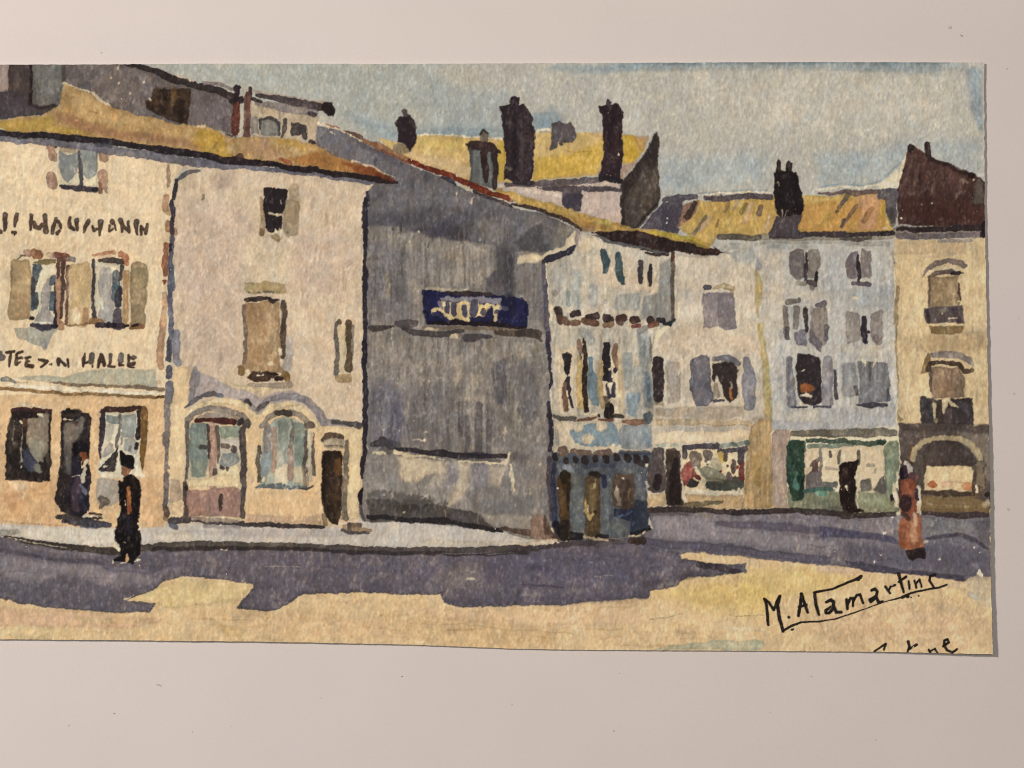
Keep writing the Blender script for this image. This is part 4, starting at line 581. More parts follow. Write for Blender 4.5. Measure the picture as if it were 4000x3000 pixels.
S('9a6c5c', "A2 1300 790 1370 810 1440 835", [20, 40, 30]); S('6b5048', "A2 1495 865 1590 905 1685 940", [20, 50, 44]); S('9a6d4a', "A2 1710 970 1850 1010 2000 1090 2212 1190", [40, 60, 66, 60]); S('7a4a38', "A2 1850 1060 2000 1120 2212 1210", 30, a=.7); S('6c2d1e', "A3 0 1180 200 1270 400 1340 550 1390 700 1460 900 1540 1060 1590", [50, 56, 60, 60, 70, 60, 60], m=.12); S('7b3a22', "A3 700 1470 1000 1570 1100 1620", 40, a=.6); S('3f3a46', "A3 340 1370 420 1390 500 1440", [30, 50, 30]); S('423a3c', "A3 700 1510 900 1600 1100 1680", 36); S('cbb896', "A2 1240 790 1450 850 1600 930 1700 975", [30, 14, 16, 10], k=True); S('cbb896', "A2 1350 870 1400 900", [26, 10], k=True)
S('b9a880', "A3 580 1450 640 1480", 24, k=True); S('c9ba98', "A3 670 1610 680 1580", 20, k=True); S('c9ba98', "A3 500 1540", 16, k=True); S('a78a5a', "A3 960 1490 1000 1500", 30, k=True)

# ================================================================== plastered house with twin arches
HA = part('painted_house', None, 'beige plaster house with two arched shop openings and a small door')
P('c8b193', "A2 -330 1180 0 1230 400 1270 900 1310 1400 1370 1780 1440 B3 315 400 325 1200 C3 330 950 300 1300 310 1659 D3 270 700 290 940 D2 2020 1010 1850 990 900 960 120 960 140 0 C2 170 500 B2 200 1659 190 500 210 30 A1 1900 1400 2050 1300", m=.05, st=.02, e=.04)
P('c1a796', "B2 260 120 900 60 1100 300 950 560 980 900 900 1500 400 1600 260 1000", a=.45, f=50, e=0, k=True); P('bfa695', "B2 1500 420 2000 300 2200 700 1900 1100 1500 1000", a=.45, f=40, e=0, k=True); P('cbb592', "B2 1000 450 1450 480 1480 900 950 890", a=.7, f=30, e=0, k=True); P('b8a08c', "A2 60 1330 330 1300 340 1480 60 1500", a=.55, f=16, k=True)
P('b59f90', "C2 300 60 900 100 960 300 560 400 420 380", a=.45, f=26, e=0, k=True); S('a6a09a', "B2 1470 1500 1480 1659 C2 1470 100 1440 390", [70, 70, 70, 110], a=.8, f=5, k=True)
P('d6b98a', "C2 210 360 400 380 410 560 380 760 350 1000 350 1659 D2 330 900 120 960 140 200 C2 200 900", a=.95, f=4, k=True)
P('d3b283', "C2 360 1659 350 1010 420 860 600 770 850 740 1000 810 1110 920 1280 790 1500 740 1700 870 1800 1000 2212 1060 C3 330 1000 310 1659 D3 280 900 D2 1850 990 1000 950 350 900", a=.95, f=3, m=.05, k=True)
P('d8bf90', "C2 1850 1010 2212 1050 C3 320 1060 310 1659 D3 290 600 270 900 180 930 160 600 180 0 C2 2120 1140 1840 1110", a=.8, f=6, k=True); P('d2aa78', "D2 1000 620 1780 620 1800 960 1000 940", a=.5, f=16, k=True); P('b2957a', "D2 1000 820 1250 860 1800 860 1840 970 1000 950", a=.7, f=10, dry=8, k=True); P('a38d78', "D2 180 480 280 480 320 700 170 740", a=.85, f=5, k=True); P('c9ad86', "D2 170 740 320 720 320 880 160 840", k=True)
# violet band over the arches
P('a59a9c', "C2 420 420 560 440 800 560 1000 620 1160 700 1320 640 1500 620 1700 740 1800 850 1680 800 1500 720 1260 770 1120 870 1000 790 850 720 600 690 430 730 390 800 400 560", a=.8, f=5, m=.08, k=True)
S('8a8489', "C2 450 390 460 500 420 620 400 740", [60, 110, 80, 60], a=.85, f=3, k=True); S('d6be90', "C2 810 540 900 590 1100 620 1290 600", [40, 44, 50, 20], a=.9, k=True); S('d5c096', "C2 1160 690 1180 660 1250 630", [40, 60, 40], a=.7, k=True)
S('8b8487', "C2 870 760 1000 740 1120 850 1250 720 1400 680 1560 690 1690 750 1780 840 1840 970 2000 975 2140 1000", [40, 70, 70, 60, 66, 76, 86, 86, 80, 66, 60], a=.9, f=3, k=True); S('6f6a6d', "C2 340 810 430 740 540 680 650 660 740 690", [20, 50, 46, 56, 50], k=True); S('45403f', "C2 1010 760 1030 760", 82, k=True); S('5d595c', "C2 1120 830 1170 790 1240 755", [40, 44, 40], k=True); S('504a4f', "C2 2110 1000 2180 1000 2260 1000", [40, 70, 30], k=True)
S('dbc394', "C2 370 880 480 790 640 750 850 730 1000 800 1090 910", [40, 60, 70, 70, 70, 60], a=.9, k=True); S('dbc394', "C2 1150 900 1280 800 1450 765 1600 820 1710 920 1790 1030", [50, 66, 70, 80, 80, 60], a=.9, k=True)
for q in ("560 770 820 760", "1300 790 1560 780", "1480 770 1500 780"): S('a58a5c', "C2 " + q, 30, a=.35, dry=6, k=True)
S('55504f', "C3 0 965 150 980 270 1010", [40, 46, 70], k=True)
S('4a4344', "D2 190 920 450 915 700 940 960 950", [70, 60, 40, 60], m=.12, k=True); S('40393a', "D2 980 965 1250 960 1500 980 1840 995", [40, 56, 50, 40], k=True); S('565866', "D2 200 960 250 990", [70, 60], a=.8, k=True); S('7b7077', "D2 560 970 760 990 940 990", 36, a=.6, f=5, k=True)
S('6d5a4a', "D3 190 970 240 980 290 980", [70, 60, 60], k=True); S('94795a', "D3 140 1000 300 1030 410 1030", [80, 60, 40], a=.9, k=True); S('574e4c', "D3 100 1030 200 1050 400 1060", [30, 46, 16], k=True); S('4a433f', "D3 190 960 180 1000", 50, a=.8, k=True)
P('2d2528', "A2 640 1475 700 1470 900 1490 880 1659 B2 1415 120 1400 180 1395 320 1350 345 1240 345 1210 280 1190 180", k=True)
scatter(90, 680, 700, 1410, 1500, ['bda392', 'd0bb98', 'b59f8e', 'cbb190'], (10, 26), (30, 110), a=.25, ang=97, tilt=12, seed=26)
part('window', HA, 'dark top window'); S('a78e6c', "B2 1165 0 1175 200 1175 370", [40, 46, 60]); P('2d2528', "A2 640 1475 700 1470 900 1490 880 1659 B2 1415 120 1400 180 1395 320 1350 345 1240 345 1210 280 1190 180"); S('d0bd96', "B2 1250 145 1310 165 1395 165", [34, 24, 28]); S('a08b6c', "A2 960 1480 970 1659", 110, a=.6, f=5); P('9a876a', "B2 1425 0 1580 20 1565 380 1440 415 1400 340 1412 180", a=.85, f=4); S('dac79e', "B2 1210 355 1290 365 1385 330", 26); S('dac79e', "B2 1320 310 1330 350", [10, 40]); S('dac79e', "B2 1370 320 1372 350", [10, 34]); S('8c7350', "B2 1165 320 1175 370", [40, 60]); P('9c8560', "B2 1260 380 1350 370 1370 420 1350 465 1300 440"); S('6a6258', "B2 1450 360", 40, a=.6); S('4a4040', "A2 730 1500 720 1640", 20, a=.5, k=True); S('b9a68a', "A2 820 1610 825 1650", 14, k=True)
part('window', HA, 'tall shuttered window below the dark one'); P('a6865f', "B2 1000 1110 1360 1100 1375 1659 C2 1350 300 1420 420 1300 430 1000 430 940 440 960 330 1000 280 985 0", m=.08); P('96704e', "B2 1010 1140 1180 1120 1200 1330 1100 1350 1040 1340", a=.5, f=12); S('bb9d78', "B2 1240 1250 1240 1500", 80, a=.6, f=12); S('7b6755', "B2 985 1150 990 1400 1000 1659 C2 1000 200 985 320", [36, 40, 40, 44, 44]); P('584a3e', "B2 1370 1090 1420 1090 1445 1150 1440 1400 1420 1659 C2 1425 200 1420 285 1375 270 1380 200 1350 100 B2 1365 1500 1385 1300", m=.14); S('cab692', "B2 1300 1130 1310 1659", 30, a=.35, f=6, k=True); S('dcc9a0', "B2 1350 1600 1360 1659 C2 1370 180", [16, 30, 26], k=True)
P('ae9567', "B2 980 900 1100 900 1210 885 1430 920 1440 1010 1380 1020 1000 1020"); S('7a7161', "B2 1040 1005 1200 1000 1390 1010", 30, dry=5, a=.9); S('413430', "B2 1000 1085 1120 1070 1260 1085 1290 1100 1355 1080", [40, 46, 46, 50, 10]); P('45332a', "C2 1000 480 1080 420 1240 425 1350 430 1290 500 1200 530 1060 515", m=.12); S('332620', "C2 1230 442 1340 440", 34); S('332620', "C2 1340 490 1410 485", [60, 44]); S('e0d4b8', "C2 1130 455 1200 460", [16, 10], k=True); S('7d643c', "C2 1420 450 1450 490", 76); S('806744', "C2 950 380 950 440", 66); S('d8c49a', "C2 1025 420", 50, k=True); S('d8c49a', "C2 1250 340 1270 330", 36, k=True); P('a4917c', "C2 1040 540 1300 540 1500 520 1520 580 1460 605 1200 590 1010 580")
part('window', HA, 'narrow window at the right'); P('cab48c', "B2 1990 1320 2080 1310 2070 1659 C2 2050 430 1990 430 1985 0"); S('70675d', "B2 1965 1340 1970 1500 1980 1659 C2 1970 200 1975 440", [36, 56, 40, 40, 56]); S('5d4d3a', "B2 2000 1330", 60); S('5f503d', "B2 2105 1330 2100 1500 2110 1659", [70, 60, 60]); P('5a4b38', "C2 2075 0 2155 0 2155 400 2120 440 2050 400 2080 250"); S('8b8078', "B2 2150 1360 2145 1659 C2 2140 200", 30); P('a38962', "C2 1960 470 2040 440 2135 450 2135 530 2080 550 1980 530"); S('7a5a3c', "C2 2110 380", 30, a=.7, k=True)
part('door', HA, 'pink panelled left arch door')
S('8d8175', "C2 355 1000 370 940 450 870 590 820 760 820 940 880 1030 980", [40, 66, 60, 60, 66, 60, 60]); P('9d8e80', "C2 450 940 520 890 640 860 800 855 930 910 900 980 460 985", m=.08); S('807468', "C2 750 830", 70, a=.6); S('502a24', "C2 465 950 620 950 760 940 870 950", [44, 60, 72, 70]); P('c3b494', "C2 390 980 600 980 690 1000 945 1000 950 1659 D2 950 580 360 560 C2 370 1400")
P('3d3433', "C2 910 930 960 915 985 970 950 1000 905 985"); S('5a544c', "C2 1015 960 1025 1000", 56); S('69625e', "C2 365 960 370 1200 370 1360 355 1659", [40, 44, 36, 24]); P('7f8b84', "C2 400 975 580 985 580 1300 600 1400 560 1560 410 1560 390 1300", m=.08, st=.03); P('8d9381', "C2 430 1380 600 1370 570 1560 410 1560", a=.6, f=8); S('4b4c4b', "C2 520 1235 560 1240", [56, 50]); S('6d6a66', "C2 485 1230", 40, a=.6); S('4e433f', "C2 595 1020 600 1150 610 1350", [36, 44, 40]); S('b28e78', "C2 640 1000 650 1300 640 1659", [60, 70, 80]); S('6c6057', "C2 690 1020 692 1200 700 1400", [46, 42, 24])
P('8e9683', "C2 710 1000 945 1000 945 1140 830 1130 720 1150"); P('c2b7a8', "C2 715 1150 940 1150 940 1330 720 1330"); P('8a8f8e', "C2 730 1310 900 1280 935 1380 850 1450 720 1440"); P('cfbc90', "C2 700 1470 830 1450 900 1420 940 1450 940 1659 690 1659"); S('7f7469', "C2 740 1225 790 1225", 62); S('59534b', "C2 850 1255 860 1260", 68); S('514b47', "C2 745 1458 755 1460", 52); S('514b47', "C2 808 1470", 48); S('554b49', "C2 985 1000 960 1080 975 1400 975 1659 D2 965 600 960 870", [50, 70, 66, 56, 50, 60]); S('534943', "C2 670 1480 672 1560 668 1640", [30, 56, 30]); S('3f3834', "C2 945 1240", 44)
P('d0ba8e', "D2 360 480 570 470 700 420 940 420 945 580 700 550 370 570"); P('a17d6d', "D2 355 590 560 600 700 570 880 555 945 600 935 880 860 880 560 875 385 880 350 740", m=.08); S('4a3c36', "D2 730 650 725 740 722 820", [30, 56, 24]); S('8d6a5c', "D2 600 620 605 830", 14, a=.5, k=True); S('5c4d48', "D2 345 540 345 700 350 890", [60, 40, 60]); S('a08c7b', "D2 430 905 700 905 900 925", 46); S('d9c9a4', "D2 560 885 760 885 960 905", 10, k=True); P('362e2c', "D2 330 570 370 540 385 590 350 610")
part('window', HA, 'right arched shop window')
S('8c8173', "C2 1165 1010 1230 920 1340 860 1480 850 1580 880 1690 990", [50, 60, 66, 60, 66, 76]); P('9ba194', "C2 1180 1060 1270 960 1400 900 1520 915 1620 1000 1660 1100 1650 1659 1150 1659 1165 1300", m=.07, st=.04); P('89929a', "C2 1170 1280 1280 1270 1270 1500 1180 1620 1160 1500", a=.7, f=6)
S('4e453e', "C2 1330 865 1420 860 1480 865", [40, 70, 60]); S('6a5e53', "C2 1660 1000 1710 990", 80); S('8d827c', "C2 1215 1000 1240 1080 1220 1260", [60, 100, 70]); S('a98b75', "C2 1305 1030 1310 1250 1300 1500", [44, 60, 44]); S('90968a', "C2 1395 980 1390 1280", 100); S('7f776b', "C2 1495 940 1495 1100 1480 1250", [20, 50, 50]); S('a88e7c', "C2 1485 1280 1480 1400 1475 1570", [60, 80, 60]); P('828b7f', "C2 1510 960 1600 970 1650 1100 1640 1420 1580 1450 1530 1400 1520 1180", m=.07); S('5c534c', "C2 1655 1060 1650 1250 1645 1500", [30, 40, 44]); S('c1b59d', "C2 1690 1080 1690 1600", 44); S('6c6157', "C2 1725 1090 1725 1300 1730 1520", [20, 30, 44])
P('d4c4a4', "C2 1320 1470 1440 1400 1450 1640 1310 1640"); P('c7b690', "C2 1520 1440 1630 1440 1640 1640 1500 1620"); S('cdbfa6', "C2 1360 1300 1360 1400", 80, a=.6, f=6); S('5e5449', "C2 1140 1230 1130 1400 1140 1570", [44, 50, 40]); S('5e5449', "C2 1140 1590 1165 1595", 44); S('d8c8a0', "C2 1190 1590", 50, k=True); S('6e767a', "D2 1110 560 1350 555 1640 575", [50, 70, 50], dry=8); S('54504e', "D2 1580 590 1650 590 1730 550", [20, 34, 14]); S('7b6a5c', "D2 1640 350 1650 540", 60, a=.5, k=True)
part('door', HA, 'small dark brown door at the right')
S('5b4a3b', "C2 1835 1160 1880 1110 1960 1110 2040 1130", [50, 66, 60, 46]); P('a09179', "C2 1835 1150 1920 1130 2060 1150 2055 1260 1840 1250", m=.1); P('342820', "C2 1830 1280 2040 1290 2045 1659 D2 2040 500 2020 900 1995 975 1885 935 1810 700 1825 300", m=.2, st=.06); S('c6b99e', "C2 1880 1265 2000 1265", 24, dry=5, k=True); S('5c5248', "C2 1850 1220 2040 1230", 30, a=.7, dry=6); S('6e4a2a', "C2 1985 1400 1995 1500", 80, f=4); S('54402c', "D2 1980 500 1960 800", 60, a=.6, f=8); S('1f1815', "D2 1850 200 1840 700", 40, a=.6, f=8); P('7b7060', "C2 2070 1160 2115 1150 2110 1659 D2 2100 500 2090 900 2020 920 2040 500 2045 200 C2 2040 1400", m=.12); S('cdbd92', "D2 2045 330 2045 420", 24, k=True); S('6b5e4d', "D2 2065 850 2075 890", 70); S('8d7454', "D2 1840 860 1860 960", 50, a=.8)

# ================================================================== cream house with lettering, far left
HL = part('painted_house', None, 'cream house at the left edge with painted lettering and shop windows')
P('d8bf97', "X -90 540 0 548 A1 0 960 500 985 1050 1040 1500 1110 2000 1200 1960 1300 1880 1400 B1 1860 30 1830 600 1810 1100 C1 1790 200 1790 600 1800 1100 1790 1659 D1 1770 985 1240 1005 700 985 0 955 X -90 2043", m=.05, st=.02, e=.04)
P('d2ac7c', "C1 -250 690 600 660 1200 680 1790 710 1800 1200 1790 1659 D1 1770 990 1240 1000 700 985 0 950 X -90 2040", a=.95, f=5, m=.07, k=True); P('ca9d6c', "D1 0 360 600 460 620 850 690 960 0 930", a=.7, f=22, k=True); P('c08a62', "D1 60 640 200 600 300 700 200 780 60 760", a=.4, f=18, k=True); P('cda57a', "C1 -20 1000 40 1010 60 1400 30 1659 0 1659", a=.7, f=10, k=True); P('c99a6c', "D1 1550 500 1740 400 1760 960 1540 960", a=.4, f=18, k=True)
P('dfc7a0', "A1 60 1000 480 1010 480 1300 560 1560 100 1600", a=.5, f=40, e=0, k=True); P('cfb38c', "B1 0 460 900 420 1700 470 1700 560 0 560", a=.4, f=30, e=0, k=True); P('d6b992', "D1 90 480 300 500 330 560 200 620 120 580", a=.8, f=6, k=True)
S('b98a68', "D1 0 930 200 940 400 960 690 970", 20, a=.8, dry=5, k=True); S('d9c19a', "D1 200 690 280 640", 26, a=.6, k=True)
P('9b9a8e', "B1 160 1390 400 1390 640 1385 570 1470 540 1540 520 1610 380 1560 200 1495", a=.9, f=3, k=True); S('87868a', "B1 470 1510 500 1590", 60, a=.6, f=5, k=True)
P('a9a793', "C1 200 470 450 460 700 490 900 420 1200 395 1680 395 1710 580 1300 560 900 560 540 545 300 510", a=.85, f=4, m=.07, k=True)
S('a08a70', "C1 180 530 300 535", 16, a=.6, k=True); S('b39d80', "A1 700 1630 830 1640 960 1625", 8, a=.7, dry=3, k=True)
scatter(90, -60, 560, 650, 2040, ['d0b289', 'e0c9a0', 'cda983', 'd6b890'], (10, 28), (30, 120), a=.22, ang=100, tilt=15, seed=27)
part('string_course', HL, 'white band with brown lines above the shop windows')
S('84705a', "C1 540 548 800 560 1200 575 1500 580 1760 615", [16, 34, 30, 36, 44]); S('e2d4b6', "C1 60 560 400 585 900 620 1300 640 1770 655", [16, 40, 46, 44, 36]); S('8e6d46', "C1 -60 600 200 615 450 635 700 650 1000 660 1300 675 1700 695 1790 690", [36, 36, 34, 40, 34, 36, 40, 30]); S('5a4028', "C1 1700 690 1770 690", 34); S('7a7972', "C1 25 510 80 505 180 535", [46, 52, 20])
part('brickwork', HL, 'red brown corner stones')
for q, w_, h in (("A1 1825 1230 1825 1320 1815 1470", [30, 46, 24], 'a58b6e'), ("B1 1800 70 1800 110 1830 150", [76, 76, 30], 'ab8762'), ("B1 1820 260 1820 320", 74, 'a87a56'), ("B1 1890 320 1900 370", 50, 'b08a68'), ("B1 1800 480 1795 600 1785 700 1790 800", [46, 66, 74, 60], 'a26a4a'), ("B1 1765 870 1785 880 1785 910", [34, 46, 20], '8a4a2c'), ("B1 1780 1020 1785 1150", [56, 74], 'c29876'), ("B1 1780 1180 1760 1400 1740 1650", [60, 76, 60], 'bc926c'), ("C1 1750 0 1735 200 1740 370", [60, 80, 74], 'ba906c'), ("A1 2200 1560 2200 1600", 30, 'a58b6e'), ("A1 1800 1590 1800 1659", 70, 'b08a66')): S(h, q, w_)
S('b98f68', "C1 1720 540", 50, a=.5, k=True)
part('downpipe', HL, 'slate blue drainpipe between the two left houses')
S('d8caa6', "A1 2170 1270 2040 1330 1940 1390", [30, 26, 14], k=True); S('6e6a66', "A1 2160 1290 2060 1310 1970 1350 1920 1400", [30, 50, 44, 30]); S('3f3b46', "A1 1905 1400 1895 1500 1880 1600", [40, 56, 36]); S('3e3946', "B1 1865 30 1875 120 1865 240", [46, 60, 44]); S('4a3f48', "B1 1860 240 1865 380", [50, 46]); S('615c6a', "B1 1865 400 1860 560", 56); S('6d6d7e', "B1 1855 560 1850 640 1855 740 1850 960", [46, 46, 76, 76]); S('656678', "B1 1840 960 1845 1100 1850 1300 1840 1659 C1 1830 300", [60, 66, 50, 62, 60]); S('342e38', "B1 1850 490 1852 550", 30); S('55545c', "C1 1830 100 1830 280", 40, a=.6, f=4); S('64626a', "C1 1830 380 1825 470", 66); S('78767f', "C1 1835 560 1830 640 1820 740", [80, 90, 76]); S('7f7673', "C1 1815 740 1805 1080", [66, 66]); S('7a716c', "C1 1800 1100 1800 1190", 80); S('7c7370', "C1 1805 1190 1800 1430", [56, 36]); S('766d6c', "C1 1808 1460 1800 1480 1810 1540", [60, 40, 50]); S('736a69', "D1 1795 420 1795 600 1790 780", [50, 56, 60]); S('6d5648', "D1 1800 800 1810 850", 76); S('77583f', "D1 1790 890", 60, a=.6); S('8c8b96', "C1 1905 0 1915 150 1905 300 1930 320", [80, 90, 70, 90], a=.9); S('d9cba2', "B1 1890 600 1895 900", 16, k=True); S('918c92', "B1 1900 1480 1915 1640", 80, a=.85)
part('lettering', HL, 'upper line of painted brown lettering')
for q, w_ in (("0 335 15 345", 44), ("60 165 60 250 58 335", (52, 46, 26)), ("190 165 175 220 160 290", (38, 44, 24)), ("140 355 165 355 155 385", (34, 40, 16)), ("340 170 338 250 340 320", (38, 42, 26)), ("370 240 390 290 430 310 465 270", (28, 46, 44, 40)), ("490 175 495 230", (50, 44)), ("495 250 500 340", (40, 64)), ("615 200 590 280 572 365", (26, 44, 34)), ("635 235 655 270 660 310", (40, 40, 26)), ("625 370 650 340", (40, 30)), ("765 195 755 240 760 290 800 320", (28, 36, 40, 34)), ("832 225 835 330", (46, 26)), ("965 230 930 290 905 355", (38, 46, 20)), ("1003 285 1015 335 1050 315", (26, 34, 24)), ("1090 240 1082 320 1078 385", (60, 40, 24)), ("1215 240", (52)), ("1240 270 1250 325", (28, 20)), ("1185 280 1178 340", (28, 24)), ("1185 345 1220 315", (26, 20)), ("1310 225 1325 270 1322 350", (50, 46, 24)), ("1340 290 1385 340", (36, 34)), ("1393 240 1395 350", (28, 30)), ("1478 235 1475 290 1485 370", (52, 46, 24)), ("1525 290 1530 375", (26, 26)), ("1535 300 1575 350", (26, 30)), ("1588 270 1578 370", (26, 30))):
    w_ = list(w_) if isinstance(w_, tuple) else w_
    S('5f4a3d', "B1 " + q, [v * 1.12 for v in w_] if isinstance(w_, list) else w_ * 1.12, w=1.4, e=.2, m=.12, r=.5)
for q in ("62 175", "190 170", "345 170", "495 180 495 200", "618 200", "835 220", "968 230", "1092 235", "1310 220", "1478 230"): S('746a63', "B1 " + q, 40, a=.8, f=3)
S('c9ab82', "B1 640 275 630 310", 18, k=True); S('c9ab82', "B1 1215 300", 22, k=True)
part('lettering', HL, 'lower line of painted brown lettering')
S('6c625e', "C1 5 230 20 270", [50, 60]); S('4b392f', "C1 -20 320", 40)
for q, w_ in (("70 218 150 205", 30), ("112 215 108 290 105 360", (30, 36, 24)), ("200 222 245 208", 30), ("185 235 175 340", (30, 34)), ("190 280 240 275", 26), ("178 342 220 320", (30, 14)), ("280 275 330 258", 24), ("295 275 283 350", (28, 36)), ("290 315 320 305", 20), ("285 350 355 358", (34, 42)), ("425 290 515 308", (24, 34)), ("512 318 450 370", (30, 20)), ("545 345", 16), ("565 335 568 350", 14), ("642 290 640 350", (44, 30)), ("665 305 710 350", (28, 30)), ("738 290 745 365", (24, 20)), ("915 225 905 290 905 365", (20, 34, 24)), ("925 325 960 312", 26), ("1000 350 1000 370", 18), ("1090 230 1075 300 1065 375", (30, 40, 24)), ("1105 235 1130 350", (30, 40)), ("1085 315 1115 315", 22), ("1198 300 1190 340", (30, 24)), ("1180 362 1235 365", 28), ("1300 300 1292 350", 32), ("1290 355 1330 352", 24), ("1390 250 1385 355", (26, 30)), ("1400 268 1440 290", 28), ("1400 345 1450 330", (40, 30)), ("1395 365 1445 368", 26)):
    w_ = list(w_) if isinstance(w_, tuple) else w_
    S('513e33', "C1 " + q, [v * 1.12 for v in w_] if isinstance(w_, list) else w_ * 1.12, w=1.4, e=.15, m=.12, r=.5)
for q, w_ in (("990 240 985 310", 64), ("1198 240 1198 280", 44), ("1310 245 1302 300", 60), ("1440 265 1460 275", 36)): S('6d645f', "C1 " + q, w_, w=1.4, e=.2, r=.5)
part('window', HL, 'small top window with brick corners')
P('cfc0a0', "A1 600 1010 1060 1040 1060 1460 640 1470"); P('8d8f8d', "A1 640 1070 760 1130 850 1090 860 1060 840 1310 760 1390 700 1430 650 1340"); P('91938f', "A1 865 1070 960 1050 1055 1070 1050 1340 960 1395 880 1340"); S('57545c', "A1 640 1000 720 1020 800 1045", [40, 66, 40]); S('a99477', "A1 680 1060 840 1080", 60, a=.8, f=4); P('ddd0aa', "A1 640 1340 690 1440 640 1450"); P('ddd0aa', "A1 700 1440 760 1390 845 1320 850 1440"); P('ddd0aa', "A1 890 1390 960 1400 1050 1340 1050 1450 890 1460"); S('5b5860', "A1 858 1080 870 1300 872 1440", [20, 50, 50]); S('49424a', "A1 665 1465 800 1478 900 1485 1050 1500", [40, 50, 66, 60]); S('2e2930', "A1 1000 1500 1050 1498", 34); S('77756f', "A1 1058 1060 1050 1300", 16, a=.6)
for q, w_, h in (("545 1030 570 1140", 90, 'a8826a'), ("570 1150 600 1180", 40, 'a98a6e'), ("545 1360 570 1440", 110, 'a38068'), ("1120 1100 1130 1160", 96, 'a58369'), ("1115 1330 1115 1450", [100, 90], 'b08c72'), ("1085 1440 1090 1520", 46, '8d6850'), ("1150 1480 1155 1520", 26, 'a98a6e'), ("605 1020 610 1040", 30, '4a3c3c')): S(h, "A1 " + q, w_, a=.95)
part('window', HL, 'left middle window with tan shutters')
P('b3976c', "B1 120 640 330 650 345 900 335 1290 180 1300 90 1290 115 1000", m=.08, e=.2); P('a98761', "B1 150 1000 330 1060 330 1290 120 1250", a=.5, f=12); S('8a7a60', "B1 190 640 230 605 330 620", [20, 26, 20], dry=3); P('d3c5a4', "B1 345 690 610 690 605 1350 320 1340 340 1200"); P('50595f', "B1 350 700 450 690 460 740 410 860 390 1000 440 1020 440 1100 400 1180 340 1200", m=.14); S('4b4648', "B1 360 860 360 1020", 44); S('a39b95', "B1 545 870 500 1000 480 1180 480 1310", [80, 110, 90, 220]); S('66707a', "B1 570 830 565 900", [66, 56]); S('5e6d76', "B1 570 1010 565 1180", [50, 70]); P('ddd0b0', "B1 440 750 590 700 590 790 480 860 450 1000 460 1180 430 1220 420 1000", a=.9); S('3f3036', "B1 600 900 600 1100 595 1330", [16, 24, 40]); S('6c4b41', "B1 635 690 630 840", [50, 40]); P('aa8264', "B1 600 880 665 800 660 1320 640 1390 610 1330"); S('5e453d', "B1 690 680 690 900 680 1100 660 1270", [46, 56, 44, 40]); S('705347', "B1 745 730 740 900 730 1100 735 1200 715 1340", [46, 36, 30, 40, 30]); S('d8b896', "B1 710 990 700 1240", 14, k=True)
P('c1a372', "B1 760 690 980 670 990 1000 960 1280 940 1380 730 1360 760 1100", m=.07); S('c7a983', "B1 770 760 760 1040", 60, a=.6, f=6); S('dcc49c', "B1 820 1210 830 1290", 90, a=.9, f=4); S('aa8060', "B1 930 1180 920 1330", [50, 70], a=.9); S('a2704e', "B1 380 590 420 590", 110); S('b98a70', "B1 290 575 340 590", 60, a=.8); S('8d5846', "B1 610 590 720 620", [60, 80]); S('bb967c', "B1 540 590 590 600", 60, a=.7); S('7d5548', "B1 650 650 740 640", 60); S('8c8078', "B1 760 640 800 645", 50); S('8e7b50', "B1 400 680 500 670 600 660", [36, 54, 46]); S('8b6e4e', "B1 730 1360 850 1350 960 1330", 34, dry=5); S('44404a', "B1 330 1365 450 1380 600 1370", [44, 60, 56]); S('a98060', "B1 655 1340 660 1380", 76); S('2d2830', "B1 330 1290 350 1285", 44); S('2d2830', "B1 560 1365 610 1370", 36); S('e8dcc0', "B1 380 1335 550 1330", 16, k=True)
part('window', HL, 'right middle window with tan shutters')
P('cbbfa4', "B1 1040 690 1330 690 1335 1350 1010 1340"); S('4a4549', "B1 1020 660 1015 900 1010 1100 1020 1270", [30, 46, 30, 54]); P('a39d98', "B1 1060 800 1100 740 1200 730 1210 1000 1250 1080 1240 1330 1050 1310 1060 1180 1100 1100 1070 1000", m=.08, st=.05); S('d8ccac', "B1 1100 1040 1100 1160", [30, 36], k=True); S('ddd0b0', "B1 1230 740 1260 720 1200 780", [40, 40, 20], k=True); S('63676f', "B1 1250 800 1260 900", [76, 86]); S('5e717a', "B1 1245 940 1240 1060", 52); S('3e3c48', "B1 1300 960 1290 1060 1280 1150", [60, 84, 60]); S('5a515a', "B1 1280 1220 1280 1360", [90, 120]); S('4c4444', "B1 1320 720 1300 860", 46); S('524842', "B1 1095 670 1200 655 1330 670", [50, 66, 60]); S('b47e5c', "B1 1020 600 1120 580 1240 565", [30, 44, 44], a=.9); S('d0a684', "B1 1080 610 1200 610", 40, a=.6); S('a97253', "B1 1310 590 1360 620 1370 690", [60, 76, 50]); P('b58f62', "B1 1320 770 1400 760 1395 1000 1390 1350 1330 1340 1340 950"); P('a68f6c', "B1 1405 800 1420 690 1500 660 1590 700 1612 800 1585 1000 1560 1390 1420 1390 1410 1000", m=.08, e=.2); P('95845f', "B1 1410 780 1500 720 1600 760 1600 940 1480 990 1430 940", a=.7, f=4); S('8f7a58', "B1 1480 1180 1470 1320", 100, a=.5, f=8); S('906c46', "B1 990 1310 1080 1320", [70, 76]); S('40363c', "B1 1060 1355 1180 1360 1330 1360", [56, 60, 76]); S('29232a', "B1 1180 1350 1240 1350", 64); S('8c6341', "B1 1430 1380 1540 1375", 60); S('2f2626', "B1 1360 1362 1400 1355", 30); S('2f2626', "B1 1440 1365 1475 1358", 30)
part('window', HL, 'left shop window with dark frame')
